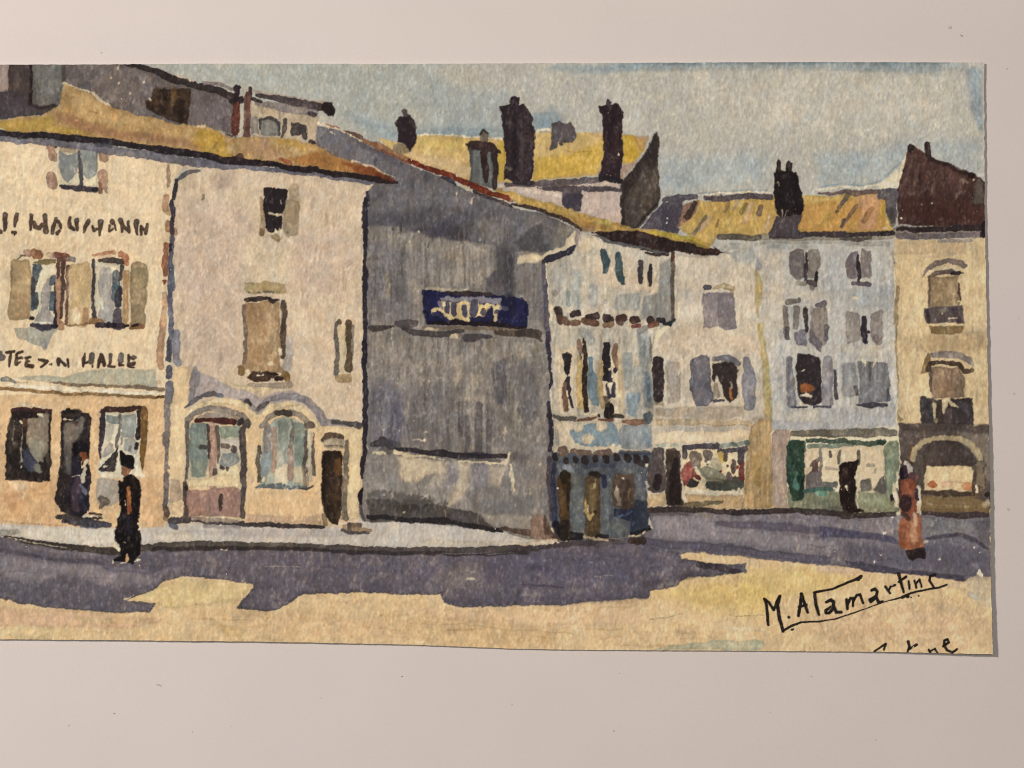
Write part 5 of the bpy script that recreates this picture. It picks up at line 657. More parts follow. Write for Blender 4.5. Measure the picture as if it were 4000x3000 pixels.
S('e0cca6', "C1 150 785 300 785 540 800", [20, 34, 10], k=True); P('2a2322', "C1 115 825 300 815 565 825 548 1200 540 1600 340 1612 200 1590 55 1585 70 1200", m=.2); P('8b7c6a', "C1 300 920 420 910 440 870 530 870 525 1150 515 1300 460 1400 380 1410 330 1310 290 1200 300 1000", m=.1); P('98937f', "C1 300 1150 360 1120 390 1180 460 1140 500 1200 460 1390 380 1400 320 1290", a=.9, f=4); P('d9cba6', "C1 400 870 470 860 460 910 440 900"); S('d9caa4', "C1 228 960 232 980", [34, 24]); S('6b4a38', "C1 270 940 265 1010", [60, 40], a=.8); S('8a8070', "C1 150 950 148 1200", 9); S('9d9383', "C1 240 1040 238 1250 232 1390", [8, 16, 26]); P('494a5c', "C1 260 1280 300 1240 340 1340 400 1420 440 1440 430 1500 300 1500 250 1420", m=.12); S('7e7c72', "C1 400 1460 430 1500", [90, 50]); S('4a3030', "C1 140 832 350 835 550 840", [30, 44, 40]); S('8d7b68', "C1 510 1180 510 1380", 30, a=.5); S('d8ccb0', "C1 232 1440 232 1460", 18, k=True); S('55504c', "C1 120 940 125 1300", 40, a=.35, f=8)
DR = part('door', HL, 'dark shop doorway')
P('2b2425', "C1 665 850 750 815 870 830 890 860 960 860 990 920 975 1200 D1 955 300 965 700 945 830 880 890 760 870 660 830 605 700 625 480 645 300 C1 655 1200", m=.18); P('7c7268', "C1 690 980 800 940 905 890 910 1040 860 1130 780 1220 760 1500 700 1480 690 1200", m=.12, a=.9, f=5); S('c8b898', "C1 700 925 790 928", [24, 18]); P('4d3d3c', "C1 690 950 860 940 820 1010 780 960"); S('55504e', "C1 720 1250 735 1480", [50, 90], a=.8, f=8); S('928a80', "C1 890 920 880 1000", 40, a=.6, f=5); P('4a3c34', "C1 680 870 880 850 860 900 690 900", a=.8)
part('window', HL, 'right shop window with pale curtains')
P('d2c7ab', "C1 1100 850 1500 860 1520 1300 1560 1480 D1 1480 450 1300 470 1100 460 1060 400"); S('4a3430', "C1 1120 845 1180 825 1350 825 1510 815", [50, 56, 66, 56], m=.12); S('403840', "C1 1115 870 1110 1000 1090 1200 1080 1350", [60, 70, 40, 20]); P('8c938e', "C1 1155 885 1290 890 1290 990 1200 990 1160 960"); P('9da2a0', "C1 1310 890 1480 880 1470 1000 1450 1140 1340 1130 1320 1000"); S('b2a894', "C1 1190 1020 1180 1130", 80, a=.7, f=6); S('78756f', "C1 1300 890 1305 1000 1270 1150 1260 1230", [30, 30, 40, 20]); S('7d7b78', "C1 1320 1080 1315 1200", 24, a=.8); P('a39e97', "C1 1140 1240 1190 1170 1235 1200 1230 1280 1140 1340 1100 1330"); P('aaa59b', "C1 1340 1160 1400 1120 1470 1160 1490 1300 1420 1310 1350 1260"); S('7b756e', "C1 1415 1230 1412 1270", 36, a=.8); P('3b3535', "C1 1285 1205 1262 1400 1240 1450 1270 1480 1240 1505 1100 1500 1070 1480 1120 1400 1200 1340 1240 1280", m=.12); S('d5c9a8', "C1 1130 1442 1160 1440", 26, k=True); S('352c2e', "C1 1500 860 1505 1000 1490 1130", [50, 44, 60]); S('352c2e', "C1 1480 1200 1478 1240", 44); S('7f5c32', "C1 1560 840 1560 1100 1550 1300 1545 1490", [80, 74, 66, 14], m=.12)
P('a99e91', "D1 1050 480 1150 460 1290 490 1285 720 1150 780 1070 760 1030 640 1040 560", a=.95); S('74675b', "D1 1090 690 1140 720 1095 790", [60, 100, 20]); P('ddd0b0', "D1 1070 410 1290 400 1290 470 1110 470"); P('ddd0ae', "D1 1460 280 1510 300 1550 400 1580 440 1540 470 1440 440", a=.95)
use(HL); S('3d3633', "D1 610 880 750 890 900 900 1100 900", [40, 80, 60, 40], k=True); S('46444c', "D1 700 930 900 950 1180 970", [50, 90, 60], k=True); S('4a3e38', "D1 970 850 1110 860", [30, 30], k=True); S('ddd2ba', "D1 910 875 1000 880 1120 900", [40, 16, 6], k=True); S('4f5066', "D1 880 990 1000 995 1150 985", 30, a=.7, k=True); S('2f2a2a', "D1 700 930 740 940", 30, k=True)
# long ochre roof over the two left houses
RL = part('roof', HL, 'long ochre roof with dark eaves')
P('b28d58', "X -90 475 A1 0 750 250 705 440 690 560 650 650 600 690 365 800 405 900 435 1000 480 1090 550 1180 600 1400 660 1560 705 1700 722 1900 790 2020 800 2140 815 2212 790 A2 130 860 240 920 400 930 500 925 700 930 1000 965 1200 1015 1400 1130 1700 1225 1850 1265 2000 1365 2080 1430 1900 1420 1500 1330 1100 1290 700 1220 300 1200 0 1130 A1 1500 1040 900 945 0 890 X -90 520", m=.12, e=.08)
P('bd9a64', "A1 720 420 900 470 1050 560 1200 640 1500 720 1500 800 1200 800 950 760 820 660", a=.8, f=14, k=True); P('b3903f', "A1 -100 770 300 730 560 700 620 800 860 850 1040 915 600 890 0 860", a=.85, f=10, k=True); P('9d7050', "A1 570 660 800 700 1000 790 1300 860 1700 900 2212 1000 2212 1060 1700 990 1400 960 1100 910 900 870 700 770", a=.75, f=12, k=True)
P('b08a33', "A2 -60 820 130 870 220 940 250 1080 330 1160 280 1190 100 1130 0 1090 A1 2080 1000", a=.85, f=10, k=True); P('b58d40', "A2 700 935 1000 970 1150 1010 1100 1100 800 1000", a=.7, f=10, k=True); P('b28a66', "A2 450 960 700 950 760 1080 900 1180 700 1180 420 1080", a=.7, f=16, k=True); P('a66f38', "A2 900 1160 1300 1080 1500 1170 1750 1240 1900 1300 1750 1340 1400 1290 1000 1230", a=.85, f=10, k=True); P('7e3e22', "A2 1500 1200 1750 1235 1900 1300 2050 1410 1850 1390 1650 1310", a=.8, f=8, k=True); S('8a4a2a', "A2 810 1170 900 1210 920 1240", [30, 60, 40], a=.8, k=True); S('6d5228', "A2 120 990 100 1040", 30, a=.5, f=5, k=True); S('c3a784', "A2 480 1140 680 1170", 16, a=.5, k=True); S('a58880', "A2 640 950 650 1000", 60, a=.5, f=8, k=True)
S('cfbd98', "A1 0 845 50 855", 30, k=True); S('d6c6a4', "A1 470 880 490 885", 20, k=True); S('d2c09e', "A2 240 985 330 920 400 870", [12, 10, 30], k=True); S('cdb898', "A2 520 900 620 925", [20, 16], a=.7, k=True); S('c9b192', "A2 1600 1180 1800 1250 2050 1370", [16, 20, 14], k=True); S('cdb48e', "A1 2140 815 2212 810", 26, k=True)
scatter(80, -60, 330, 1560, 720, ['a2794a', 'c29e62', '966a48', 'b98f45', 'a9835c'], (8, 18), (30, 120), a=.35, ang=24, tilt=14, seed=28, only=RL)
part('eave', HL, 'dark eave line under the long roof')
S('75717c', "X -90 550 A1 0 955 300 970 500 985 800 1010 1050 1050 1400 1100 1700 1142 2000 1190 2212 1215", [56, 60, 66, 70, 84, 90, 86, 96, 100, 80], a=.92, e=.15); S('6c6a78', "A2 0 1200 200 1245 400 1250 700 1280 1000 1310 1300 1345 1600 1385 1800 1430", [76, 76, 60, 50, 56, 60, 66, 30], a=.92, m=.12)
S('2d272c', "X -90 515 A1 0 890 200 910 450 915 700 935 1000 965 1250 990 1500 1030 1800 1075 2212 1130", [66, 70, 60, 66, 76, 74, 70, 66, 74, 80], m=.14); S('2c2326', "A2 0 1130 200 1180 330 1190 500 1210 720 1215 900 1270 1100 1285 1400 1325 1700 1355 1900 1395 2070 1432", [76, 76, 100, 70, 56, 60, 66, 62, 60, 66, 24], m=.14); S('3d2b2c', "A2 380 1150", 100, a=.8); S('49464f', "A1 1060 1010 1200 1020", 50, a=.7); S('5c2a1c', "A2 1850 1330 1960 1370 2040 1415", [50, 60, 20], a=.7, f=4)
use(HG2); S('d0bb98', "A2 1800 1450 1740 1520 1710 1560", [26, 20, 10], k=True)
part('corner_post', HG2, 'dark ink line down the left corner of the gable')
S('484350', "A2 1760 1520 1740 1659 B3 330 120 340 300", [40, 90, 60, 60], f=3, dry=6); S('332e38', "B3 355 0 345 200 355 500 345 700 355 800 345 1000 345 1300 355 1500 350 1659 C3 350 150", [40, 60, 50, 30, 56, 60, 50, 40, 46, 46]); S('2a2632', "C3 345 100 350 250 345 330 355 480", [40, 60, 54, 46]); S('332d36', "C3 355 480 350 900 345 1000 340 1300 325 1420 320 1560", [50, 50, 60, 50, 60, 20]); S('252028', "D3 320 570 305 640 310 740", [24, 60, 40]); S('4f4a55', "D3 300 760 310 850 350 920", [30, 40, 30], a=.8)

# ================================================================== figures
part('painted_person', None, 'dark clothed figure with a pale apron standing in the shop doorway')
P('2a2632', "D1 790 220 840 200 870 320 890 440 960 520 965 800 890 890 760 870 735 700 750 560 765 350", m=.16); P('19161c', "D1 785 150 800 90 870 65 945 90 962 150 950 220 900 190 850 215 800 240"); P('7c4528', "D1 870 195 940 180 950 250 920 300 895 280"); S('4b3b45', "D1 830 480 830 600 820 780", [60, 130, 100], f=5); S('d3c4a4', "D1 940 275 905 330 885 350", [40, 40, 20]); S('cdbb9e', "D1 930 350 910 400 925 430", 40); S('cbbba2', "D1 905 440 895 500", [60, 44]); S('c9a98a', "D1 880 280 882 340", 16); S('6a6b7e', "D1 880 540 930 620", [30, 46], f=3); S('2b242b', "D1 950 340 970 420 970 500 945 570", [30, 46, 46, 40]); S('3d4258', "D1 870 620 930 800", 40, a=.6, f=6); S('b9b09e', "D1 770 445 860 440", 10)
part('painted_person', None, 'woman in a long black dress and hat walking on the road')
P('181416', "D1 1360 430 1430 410 1500 480 1530 560 1525 700 1512 850 1500 1000 1530 1150 1515 1270 1470 1340 1440 1385 1340 1370 1300 1330 1305 1200 1255 1120 1250 1000 1280 860 1300 820 1285 700 1290 480 1330 500", m=.2); P('1b1719', "D1 1298 165 1330 155 1355 215 1440 210 1465 275 1450 370 1380 355 1300 325"); P('8c5c40', "D1 1315 335 1430 365 1400 420 1360 450 1325 415"); S('a1683e', "D1 1393 555 1390 680 1385 830", [34, 60, 50]); S('954a30', "D1 1385 780 1410 810", 46); S('8a4a24', "D1 1360 620 1390 760", 20, a=.7); S('2c2a3c', "D1 1385 900 1400 1050", 50, a=.5, f=8); S('3a2a20', "D1 1430 470 1470 560", 50, a=.5, f=6); S('c29669', "D1 1365 1290 1370 1350", [24, 44]); S('dcd4c0', "D1 1225 1368", 36); S('dcd4c0', "D1 1455 1360 1510 1342", [10, 20]); S('dcd4c0', "D1 1315 1378 1350 1372", 20); S('1d1a1c', "D1 1250 1345 1310 1330", [40, 70]); S('1d1a1c', "D1 1420 1330 1440 1380", 44); S('d6c8a2', "D1 1250 1190 1290 1240", [50, 40], k=True); S('cfc3a4', "D1 1352 1155", 20, k=True); S('bfb49a', "D1 1345 750 1352 700", 12, k=True); S('d8c8a0', "D1 1285 840 1270 880", 14, k=True); S('d8c9a4', "D1 1500 950 1530 980 1500 1010", 20, k=True)
part('painted_person', None, 'figure in a rust red dress with a white head scarf at the right')
S('cfc2a4', "D6 800 540 810 640 840 770", [40, 60, 30], k=True); S('d4c7a8', "D6 1060 560 1075 700 1080 850", [50, 36, 20], k=True)
P('8c4c36', "D6 860 480 1030 440 1050 560 1045 700 1060 830 960 880 880 860 850 700 855 560", m=.16); P('9c5f42', "D6 880 880 960 850 1050 830 1090 900 1110 1080 1135 1220 960 1245 860 1190 850 1000", m=.14); P('211d29', "D6 905 300 950 350 960 420 930 465 880 470 862 380"); S('beb3aa', "D6 920 290 970 350 985 390", [50, 66, 50]); S('3d2c38', "D6 910 330 935 420 940 440", 44); S('6e4a4a', "D6 1000 430 1045 460", 76); S('3b2728', "D6 930 680 920 760", [110, 140], f=4); S('4b3030', "D6 865 480 865 700", [24, 40], a=.9); S('3a3644', "D6 1045 590 1050 690", [36, 50]); S('9a5a40', "D6 940 530 960 620", 90, a=.7, f=6); S('c08c66', "D6 1000 960 1030 1150", [70, 90], a=.9, f=6); S('d3a884', "D6 1020 850 1040 960", 50, a=.8, f=5); S('865034', "D6 900 1000 900 1160", 70, a=.8, f=6); S('82482c', "D6 900 1180 1060 1180", 60, a=.7, f=6); S('3a2a2c', "D6 900 850 950 900", 50, a=.8, f=4); P('2b2121', "D6 930 1240 1130 1210 1155 1270 1120 1330 1060 1310 1000 1360 950 1320"); S('d7c9a6', "D6 850 850", 46, k=True); S('c7b9a0', "D6 1140 1150 1160 1140", 34, a=.8, k=True); S('cdbf9e', "D6 840 460 850 400", 20, k=True); S('2b2430', "D6 775 640 780 690", 30, k=True)

# ================================================================== ink writing
part('signature', None, 'large black ink signature slanting upward')
INK = '15100e'
def ink(q, w_): S(INK, "E3 " + q, [v * 1.25 for v in w_] if isinstance(w_, tuple) else w_ * 1.25, w=.7, f=1.4, e=0, m=.1, a=1, r=.4)
for q, w_ in (("168 380 185 420 195 500 200 582", (18, 20, 22, 18)), ("175 385 205 405 245 465", (20, 18, 18)), ("245 465 270 400 292 358", (16, 18, 20)), ("288 365 275 430 292 540 318 630", (22, 22, 22, 22)), ("360 520 364 524", 18),
              ("438 510 450 430 465 340", (20, 22, 20)), ("462 340 480 400 510 485", (20, 22, 18)), ("440 440 500 425", 16), ("565 332 573 420 597 502", (20, 22, 18)), ("560 330 620 318 700 300 820 252 925 210", (18, 16, 14, 16, 18)), ("905 222 930 200", (28, 18)),
              ("655 405 690 385 715 400 712 450 680 488 655 490 652 470 690 440", (16, 22, 22, 20, 20, 20, 18, 16)), ("712 430 735 482 775 482", (20, 20, 18)), ("815 385 822 455", 20), ("820 430 845 375 868 375 865 435", (14, 18, 18, 16)), ("865 405 895 350 922 345 945 412", (14, 18, 18, 16)),
              ("1012 310 1040 298 1055 320 1045 370 1005 402 995 385 1045 355", (18, 20, 20, 20, 20, 18, 16)), ("1050 365 1068 410 1100 398", (18, 22, 14)), ("1120 282 1155 332", (18, 16)), ("1145 315 1162 280 1195 268", (14, 16, 16)), ("1222 180 1242 260 1260 328", (22, 20, 16)), ("1222 245 1280 205", (14, 18)), ("1300 240 1305 300", (14, 14)), ("1345 235 1358 290", 14), ("1355 260 1385 225 1400 282", (12, 14, 14)), ("1505 190 1468 200 1462 235 1500 290", (20, 18, 16, 14)),
              ("315 630 380 590 460 562 600 555 720 537 950 462 1150 390 1250 366", (16, 16, 13, 11, 9, 8, 8, 12)), ("1250 366 1320 332 1420 308 1540 288 1595 265", (20, 13, 12, 14, 12)), ("1290 358", 24), ("385 620 395 616", 14), ("1318 367", 11), ("1376 355", 11)): ink(q, w_)
part('inscription', None, 'ink words cut off by the bottom edge of the sheet')
for q, w_ in (("1030 790 1080 755 1122 733 1105 775", (12, 12, 16, 14)), ("1295 710 1305 750 1290 800", (18, 16, 12)), ("1305 770 1360 735", (14, 18)), ("1455 775 1470 800", 14), ("1470 785 1505 768 1525 800", (10, 14, 12)), ("1570 750 1612 720 1605 695 1578 705 1578 745 1600 780 1640 797 1675 770", (16, 16, 16, 16, 18, 18, 16, 14))): ink(q, w_)

# ------------------------------------------------------------------ pigment settling into the paper tooth
lum = IMG @ np.array([.3, .59, .11], F32)
dens = np.clip(1.05 - lum, .15, 1)
g = TOOTH
k = 1 + (0.010 + 0.036 * dens) * g + 0.030 * dens * SPK
IMG *= np.clip(k, .6, 1.4)[..., None]
IMG += (np.clip(g - 1.1, 0, 1.5) * 0.06 * dens)[..., None] * np.array([1, .93, .82], F32)
fib = np.clip(vnoise(gx, gy, 4, 26, 52) - 1.5, 0, 1.2)
IMG += (fib * 0.02)[..., None]
# tiny flecks of bare paper left by the dry brush
fl = np.clip(vnoise(gx, gy, 6, 8, 55) - 2.25, 0, .5) * 1.1 * np.clip(dens - .35, 0, 1)
IMG += (np.array([.80, .73, .60], F32) - IMG) * np.clip(fl, 0, .75)[..., None]
# unpainted slivers belong to the painted part beside them
for _ in range(120):
    z = PID == 0
    if not z.any(): break
    for ax, sh in ((0, 1), (1, 1), (0, -1), (1, -1)):
        n_ = np.roll(PID, sh, ax); PID = np.where((PID == 0) & (n_ > 0), n_, PID)
IMG *= np.stack([1 + .004 * H1 - .003 * H2, np.ones_like(H1), 1 - .006 * H1 + .005 * H2], -1)
IMG = np.clip(IMG, 0.01, .98)

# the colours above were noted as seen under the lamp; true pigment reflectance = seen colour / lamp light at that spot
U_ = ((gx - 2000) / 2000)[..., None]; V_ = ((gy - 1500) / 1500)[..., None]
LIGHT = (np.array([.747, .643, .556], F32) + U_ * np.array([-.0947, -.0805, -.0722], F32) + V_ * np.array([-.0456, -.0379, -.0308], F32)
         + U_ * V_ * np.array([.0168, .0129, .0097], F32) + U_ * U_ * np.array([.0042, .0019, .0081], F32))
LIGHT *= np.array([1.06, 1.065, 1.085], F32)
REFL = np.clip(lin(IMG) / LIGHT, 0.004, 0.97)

# ------------------------------------------------------------------ relief and lift of the sheet
TH = 0.00034
def lift(x, y):
    t = np.clip((x - 3250) / 620, 0, 1)
    s = t * t * (3 - 2 * t)
    b = np.clip((y - 247) / 2300, 0, 1)
    edge = s * (0.00012 + 0.00075 * b)
    tb = np.clip((y - 2250) / 290, 0, 1) ** 2 * 0.00012
    wave = 0.00010 * (1 + np.sin(x / 520.0 + 1.0)) * np.clip((y - 1700) / 850, 0, 1) + 0.00005 * (1 + np.sin(x / 830.0))
    return edge + tb + wave
gz = TH + lift(gx, gy) + TOOTH * 0.0000200 + 0.000006 * vnoise(gx, gy, 30, 40, 61)
wx, wy = to_world(gx, gy)
VERT = np.stack([wx, wy, gz], -1).astype(F32).reshape(-1, 3)

# ------------------------------------------------------------------ materials
def new_mat(name):
    m = bpy.data.materials.new(name); m.use_nodes = True
    nt = m.node_tree
    return m, nt, nt.nodes['Principled BSDF']

def paint_material(name, rough, spec):
    m, nt, b = new_mat(name)
    at = nt.nodes.new('ShaderNodeAttribute'); at.attribute_name = 'pigment'
    tc = nt.nodes.new('ShaderNodeTexCoord')
    nz = nt.nodes.new('ShaderNodeTexNoise'); nz.inputs['Scale'].default_value = 2600; nz.inputs['Detail'].default_value = 4; nz.inputs['Roughness'].default_value = .65
    mp = nt.nodes.new('ShaderNodeMapping'); mp.inputs['Scale'].default_value = (1, .55, 1)
    nt.links.new(tc.outputs['Object'], mp.inputs['Vector']); nt.links.new(mp.outputs['Vector'], nz.inputs['Vector'])
    mr = nt.nodes.new('ShaderNodeMapRange'); mr.inputs['From Min'].default_value = .3; mr.inputs['From Max'].default_value = .7; mr.inputs['To Min'].default_value = .93; mr.inputs['To Max'].default_value = 1.07
    nt.links.new(nz.outputs['Fac'], mr.inputs['Value'])
    mx = nt.nodes.new('ShaderNodeVectorMath'); mx.operation = 'SCALE'
    nt.links.new(at.outputs['Color'], mx.inputs[0]); nt.links.new(mr.outputs['Result'], mx.inputs['Scale'])
    nt.links.new(mx.outputs['Vector'], b.inputs['Base Color'])
    b.inputs['Roughness'].default_value = rough; b.inputs['Specular IOR Level'].default_value = spec
    return m

M_PAINT = paint_material('watercolour_pigment', .92, .12)
M_INK = paint_material('pen_ink', .6, .25)

m, nt, b = new_mat('sheet_edge_paper')
b.inputs['Base Color'].default_value = (.62, .56, .46, 1); b.inputs['Roughness'].default_value = .95; b.inputs['Specular IOR Level'].default_value = .1
M_EDGE = m

m, nt, b = new_mat('white_backing_paper')
tc = nt.nodes.new('ShaderNodeTexCoord')
n1 = nt.nodes.new('ShaderNodeTexNoise'); n1.inputs['Scale'].default_value = 9; n1.inputs['Detail'].default_value = 3
mp = nt.nodes.new('ShaderNodeMapping'); mp.inputs['Scale'].default_value = (.35, 1.6, 1)
nt.links.new(tc.outputs['Object'], mp.inputs['Vector']); nt.links.new(mp.outputs['Vector'], n1.inputs['Vector'])
n2 = nt.nodes.new('ShaderNodeTexNoise'); n2.inputs['Scale'].default_value = 3200; n2.inputs['Detail'].default_value = 3
n3 = nt.nodes.new('ShaderNodeTexNoise'); n3.inputs['Scale'].default_value = 34; n3.inputs['Detail'].default_value = 4
nt.links.new(tc.outputs['Object'], n2.inputs['Vector']); nt.links.new(tc.outputs['Object'], n3.inputs['Vector'])
cr = nt.nodes.new('ShaderNodeValToRGB')
cr.color_ramp.elements[0].position = .3; cr.color_ramp.elements[0].color = (.785, .776, .80, 1)
cr.color_ramp.elements[1].position = .7; cr.color_ramp.elements[1].color = (.806, .786, .778, 1)
nt.links.new(n1.outputs['Fac'], cr.inputs['Fac'])
def mrange(src, lo, hi):
    r = nt.nodes.new('ShaderNodeMapRange'); r.inputs['From Min'].default_value = .3; r.inputs['From Max'].default_value = .7
    r.inputs['To Min'].default_value = lo; r.inputs['To Max'].default_value = hi
    nt.links.new(src, r.inputs['Value']); return r.outputs['Result']
mul = nt.nodes.new('ShaderNodeMath'); mul.operation = 'MULTIPLY'
nt.links.new(mrange(n2.outputs['Fac'], .975, 1.025), mul.inputs[0]); nt.links.new(mrange(n3.outputs['Fac'], .985, 1.015), mul.inputs[1])
sc = nt.nodes.new('ShaderNodeVectorMath'); sc.operation = 'SCALE'
nt.links.new(cr.outputs['Color'], sc.inputs[0]); nt.links.new(mul.outputs['Value'], sc.inputs['Scale'])
nt.links.new(sc.outputs['Vector'], b.inputs['Base Color'])
bp = nt.nodes.new('ShaderNodeBump'); bp.inputs['Strength'].default_value = .07; bp.inputs['Distance'].default_value = .0001
nt.links.new(n2.outputs['Fac'], bp.inputs['Height']); nt.links.new(bp.outputs['Normal'], b.inputs['Normal'])
b.inputs['Roughness'].default_value = .85; b.inputs['Specular IOR Level'].default_value = .15
M_BACK = m
m, nt, b = new_mat('speck_dirt'); b.inputs['Base Color'].default_value = (.36, .31, .28, 1); b.inputs['Roughness'].default_value = .95
M_SPECK = m
m, nt, b = new_mat('faint_speck_dirt'); b.inputs['Base Color'].default_value = (.62, .57, .56, 1); b.inputs['Roughness'].default_value = .95
M_FAINT = m

# ------------------------------------------------------------------ building meshes
def mesh_from(name, verts, quads, mats, parent=None, colors=None):
    me = bpy.data.meshes.new(name)
    nv, nf = len(verts), len(quads)
    me.vertices.add(nv); me.vertices.foreach_set('co', np.ascontiguousarray(verts, F32).ravel())
    me.loops.add(nf * 4); me.loops.foreach_set('vertex_index', np.ascontiguousarray(quads, np.int32).ravel())
    me.polygons.add(nf); me.polygons.foreach_set('loop_start', np.arange(0, nf * 4, 4, dtype=np.int32))
    me.update(calc_edges=True)
    if colors is not None:
        a = me.color_attributes.new('pigment', 'FLOAT_COLOR', 'POINT')
        rgba = np.ones((nv, 4), F32); rgba[:, :3] = colors
        a.data.foreach_set('color', rgba.ravel())
    for mt in mats: me.materials.append(mt)
    me.validate()
    o = bpy.data.objects.new(name, me); COL.objects.link(o)
    if parent: o.parent = parent
    return o

# the white surface the sheet lies on, very slightly wavy
bx = np.linspace(-0.30, 0.30, 240); by = np.linspace(-0.24, 0.24, 200)
BX, BY = np.meshgrid(bx, by)
def ground_z(x, y):
    return -0.00022 + 0.00011 * np.sin(y * 210 + 2.2 * np.sin(x * 14)) * np.exp(-((y - .083) / .014) ** 2) + 0.00005 * np.sin(y * 120 + x * 40 + 1) * np.exp(-((y + .09) / .05) ** 2) + 0.00006 * np.sin(x * 23 + 5 * y)
BZ = ground_z(BX, BY)
n_y, n_x = BX.shape
idx = np.arange(n_y * n_x).reshape(n_y, n_x)
qs = np.stack([idx[:-1, :-1], idx[:-1, 1:], idx[1:, 1:], idx[1:, :-1]], -1).reshape(-1, 4)
bv = np.stack([BX, BY, BZ], -1).reshape(-1, 3)
# stains and stray specks lying in the surface (thin irregular flakes of the same sheet)
sv, sq, smat = [], [], []
def speck(x, y, L, W, ang, mi):
    cx, cy = to_world(x, y); n = 8
    base = len(bv) + len(sv)
    cz = float(ground_z(cx, cy)) + 0.00003
    ring = []
    for i in range(n):
        t = 2 * math.pi * i / n
        rr = 1 + .25 * math.sin(3 * t + x)
        u, v = L / 2 * rr * math.cos(t) * PX, W / 2 * rr * math.sin(t) * PX
        sv.append((cx + u * math.cos(ang) - v * math.sin(ang), cy + u * math.sin(ang) + v * math.cos(ang), cz)); ring.append(base + i)
    for a_, b_, c_, d_ in ((0, 1, 2, 7), (7, 2, 3, 6), (6, 3, 4, 5)):
        sq.append((ring[a_], ring[b_], ring[c_], ring[d_])); smat.append(mi)
for a_ in ((3757, 139, 14, 5, -.5, 1), (3712, 108, 16, 12, .2, 2), (395, 205, 9, 7, 0, 2), (620, 2677, 26, 9, -.3, 2), (446, 2788, 8, 5, .4, 1), (1255, 2727, 7, 5, 0, 2), (3170, 2643, 9, 6, 0, 2), (2398, 2856, 6, 5, 0, 1), (3962, 1538, 9, 9, 0, 2), (3940, 1990, 12, 10, 0, 2), (268, 2835, 12, 4, .9, 2), (750, 2860, 10, 3, 1.3, 2), (1570, 2643, 7, 5, 0, 1), (3978, 1243, 5, 5, 0, 2), (3935, 268, 9, 6, .3, 2), (2420, 2630, 7, 5, 0, 2), (2000, 2752, 6, 5, 0, 2), (3420, 2890, 6, 6, 0, 2), (900, 2836, 6, 4, 0, 2), (3010, 2782, 5, 5, 0, 2)):
    speck(*a_)
surf = mesh_from('table_surface', np.concatenate([bv, np.array(sv)]), np.concatenate([qs, np.array(sq)]), [M_BACK, M_SPECK, M_FAINT])
mi = np.zeros(len(qs) + len(sq), np.int32); mi[len(qs):] = smat
surf.data.polygons.foreach_set('material_index', mi)
sm = np.ones(len(mi), bool); surf.data.polygons.foreach_set('use_smooth', sm)
surf['kind'] = 'structure'

# the painting: an Empty at the sheet's middle carries the sheet and every painted part
root = bpy.data.objects.new('watercolour_painting', None); COL.objects.link(root)
root.empty_display_size = .02
root['label'] = 'unframed watercolour of old town houses, signed in black ink, lying on white paper'
root['category'] = 'painting'

# body of the sheet: thickness and cut edges
ii = np.unique(np.concatenate([np.arange(0, NY, 6), [NY - 1]])); jj = np.unique(np.concatenate([np.arange(0, NX, 6), [NX - 1]]))
sx, sy = gx[np.ix_(ii, jj)], gy[np.ix_(ii, jj)]
zt = TH + lift(sx, sy) - 0.00007; zb = zt - TH + 0.00009
X, Y = to_world(sx, sy)
nr, nc = sx.shape
tv = np.stack([X, Y, zt], -1).reshape(-1, 3); lv = np.stack([X, Y, zb], -1).reshape(-1, 3)
ix = np.arange(nr * nc).reshape(nr, nc); off = nr * nc
tq = np.stack([ix[1:, :-1], ix[1:, 1:], ix[:-1, 1:], ix[:-1, :-1]], -1).reshape(-1, 4)
lq = tq[:, ::-1] + off
ring = np.concatenate([ix[0, :], ix[1:, -1], ix[-1, -2::-1], ix[-2:0:-1, 0]])
rn = np.roll(ring, -1)
side = np.stack([ring, rn, rn + off, ring + off], -1)
# a rim joining the top of the body to the painted face
rt = VERT.reshape(NY, NX, 3)[np.ix_(ii, jj)].reshape(-1, 3).copy(); rt[:, 2] -= 0.000004
rim_v = rt[ring]; rb = len(tv) + len(lv)
rid = np.arange(len(ring)) + rb
rim = np.stack([rid, np.roll(rid, -1), rn, ring], -1)
mesh_from('paper_sheet', np.concatenate([tv, lv, rim_v]), np.concatenate([tq, lq, side, rim]), [M_EDGE], root)

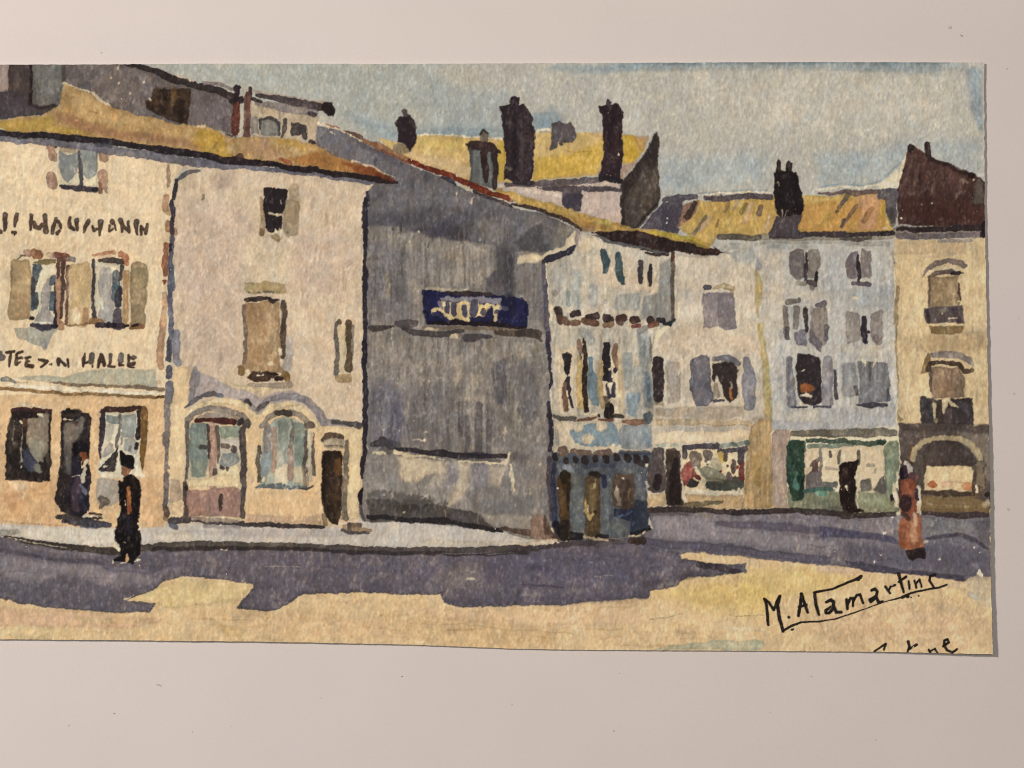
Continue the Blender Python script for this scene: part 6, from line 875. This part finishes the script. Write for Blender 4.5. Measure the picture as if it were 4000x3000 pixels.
# split the painted face into its painted parts
Q00 = PID[:-1, :-1]
quad_id = Q00.ravel()
gi = np.arange(NY * NX).reshape(NY, NX)
quads = np.stack([gi[1:, :-1], gi[1:, 1:], gi[:-1, 1:], gi[:-1, :-1]], -1).reshape(-1, 4)
order = np.argsort(quad_id, kind='stable'); sid = quad_id[order]
bounds = np.searchsorted(sid, np.arange(len(PARTS) + 1))
REF = REFL.reshape(-1, 3)
objs = {}
for pi, pd in enumerate(PARTS):
    sel = quads[order[bounds[pi]:bounds[pi + 1]]]
    if len(sel) == 0: continue
    uq, inv = np.unique(sel.ravel(), return_inverse=True)
    nm = pd['name'] if pi else 'bare_paper'
    par = root if pd['parent'] is None else objs.get(pd['parent'], root)
    o = mesh_from(nm, VERT[uq], inv.reshape(-1, 4), [M_INK if nm in ('signature', 'inscription') else M_PAINT], par, REF[uq])
    if pd['label']: o['label'] = pd['label']
    objs[pi] = o

# ------------------------------------------------------------------ light: one warm lamp up to the left, an added overhead fill, dim room light
def area(name, loc, target, size, power, col):
    l = bpy.data.lights.new(name, 'AREA'); l.shape = 'DISK'; l.size = size; l.energy = power; l.color = col
    o = bpy.data.objects.new(name, l); COL.objects.link(o); o.location = loc
    import mathutils
    d = mathutils.Vector(target) - mathutils.Vector(loc)
    o.rotation_euler = d.to_track_quat('-Z', 'Y').to_euler()
    return o
area('key_lamp', (-.75, .40, .86), (0, 0, 0), .12, 10.7, (1.0, .85, .74))
area('overhead_fill', (-.15, .25, 1.3), (0, 0, 0), .5, 3.8, (1.0, .885, .80))  # unseen soft fill overhead, added to even out the key lamp's falloff

w = bpy.data.worlds.new('World'); scene.world = w; w.use_nodes = True
bg = w.node_tree.nodes['Background']; bg.inputs['Color'].default_value = (1.0, .90, .84, 1); bg.inputs['Strength'].default_value = .06

# ------------------------------------------------------------------ camera straight above
cd = bpy.data.cameras.new('camera'); cam = bpy.data.objects.new('camera', cd); COL.objects.link(cam)
cd.lens = 70; cd.sensor_width = 36; cd.sensor_fit = 'HORIZONTAL'
cam.location = (0, 0, 4000 * PX * 70 / 36)
cd.clip_start = .01; cd.clip_end = 20
scene.camera = cam

scene.view_settings.view_transform = 'Standard'; scene.view_settings.look = 'None'
scene.view_settings.exposure = 0; scene.view_settings.gamma = 1; scene.view_settings.use_curve_mapping = False
scene.render.engine = 'CYCLES'
scene.cycles.max_bounces = 4
scene.cycles.pixel_filter_type = 'BLACKMAN_HARRIS'; scene.cycles.filter_width = 1.0
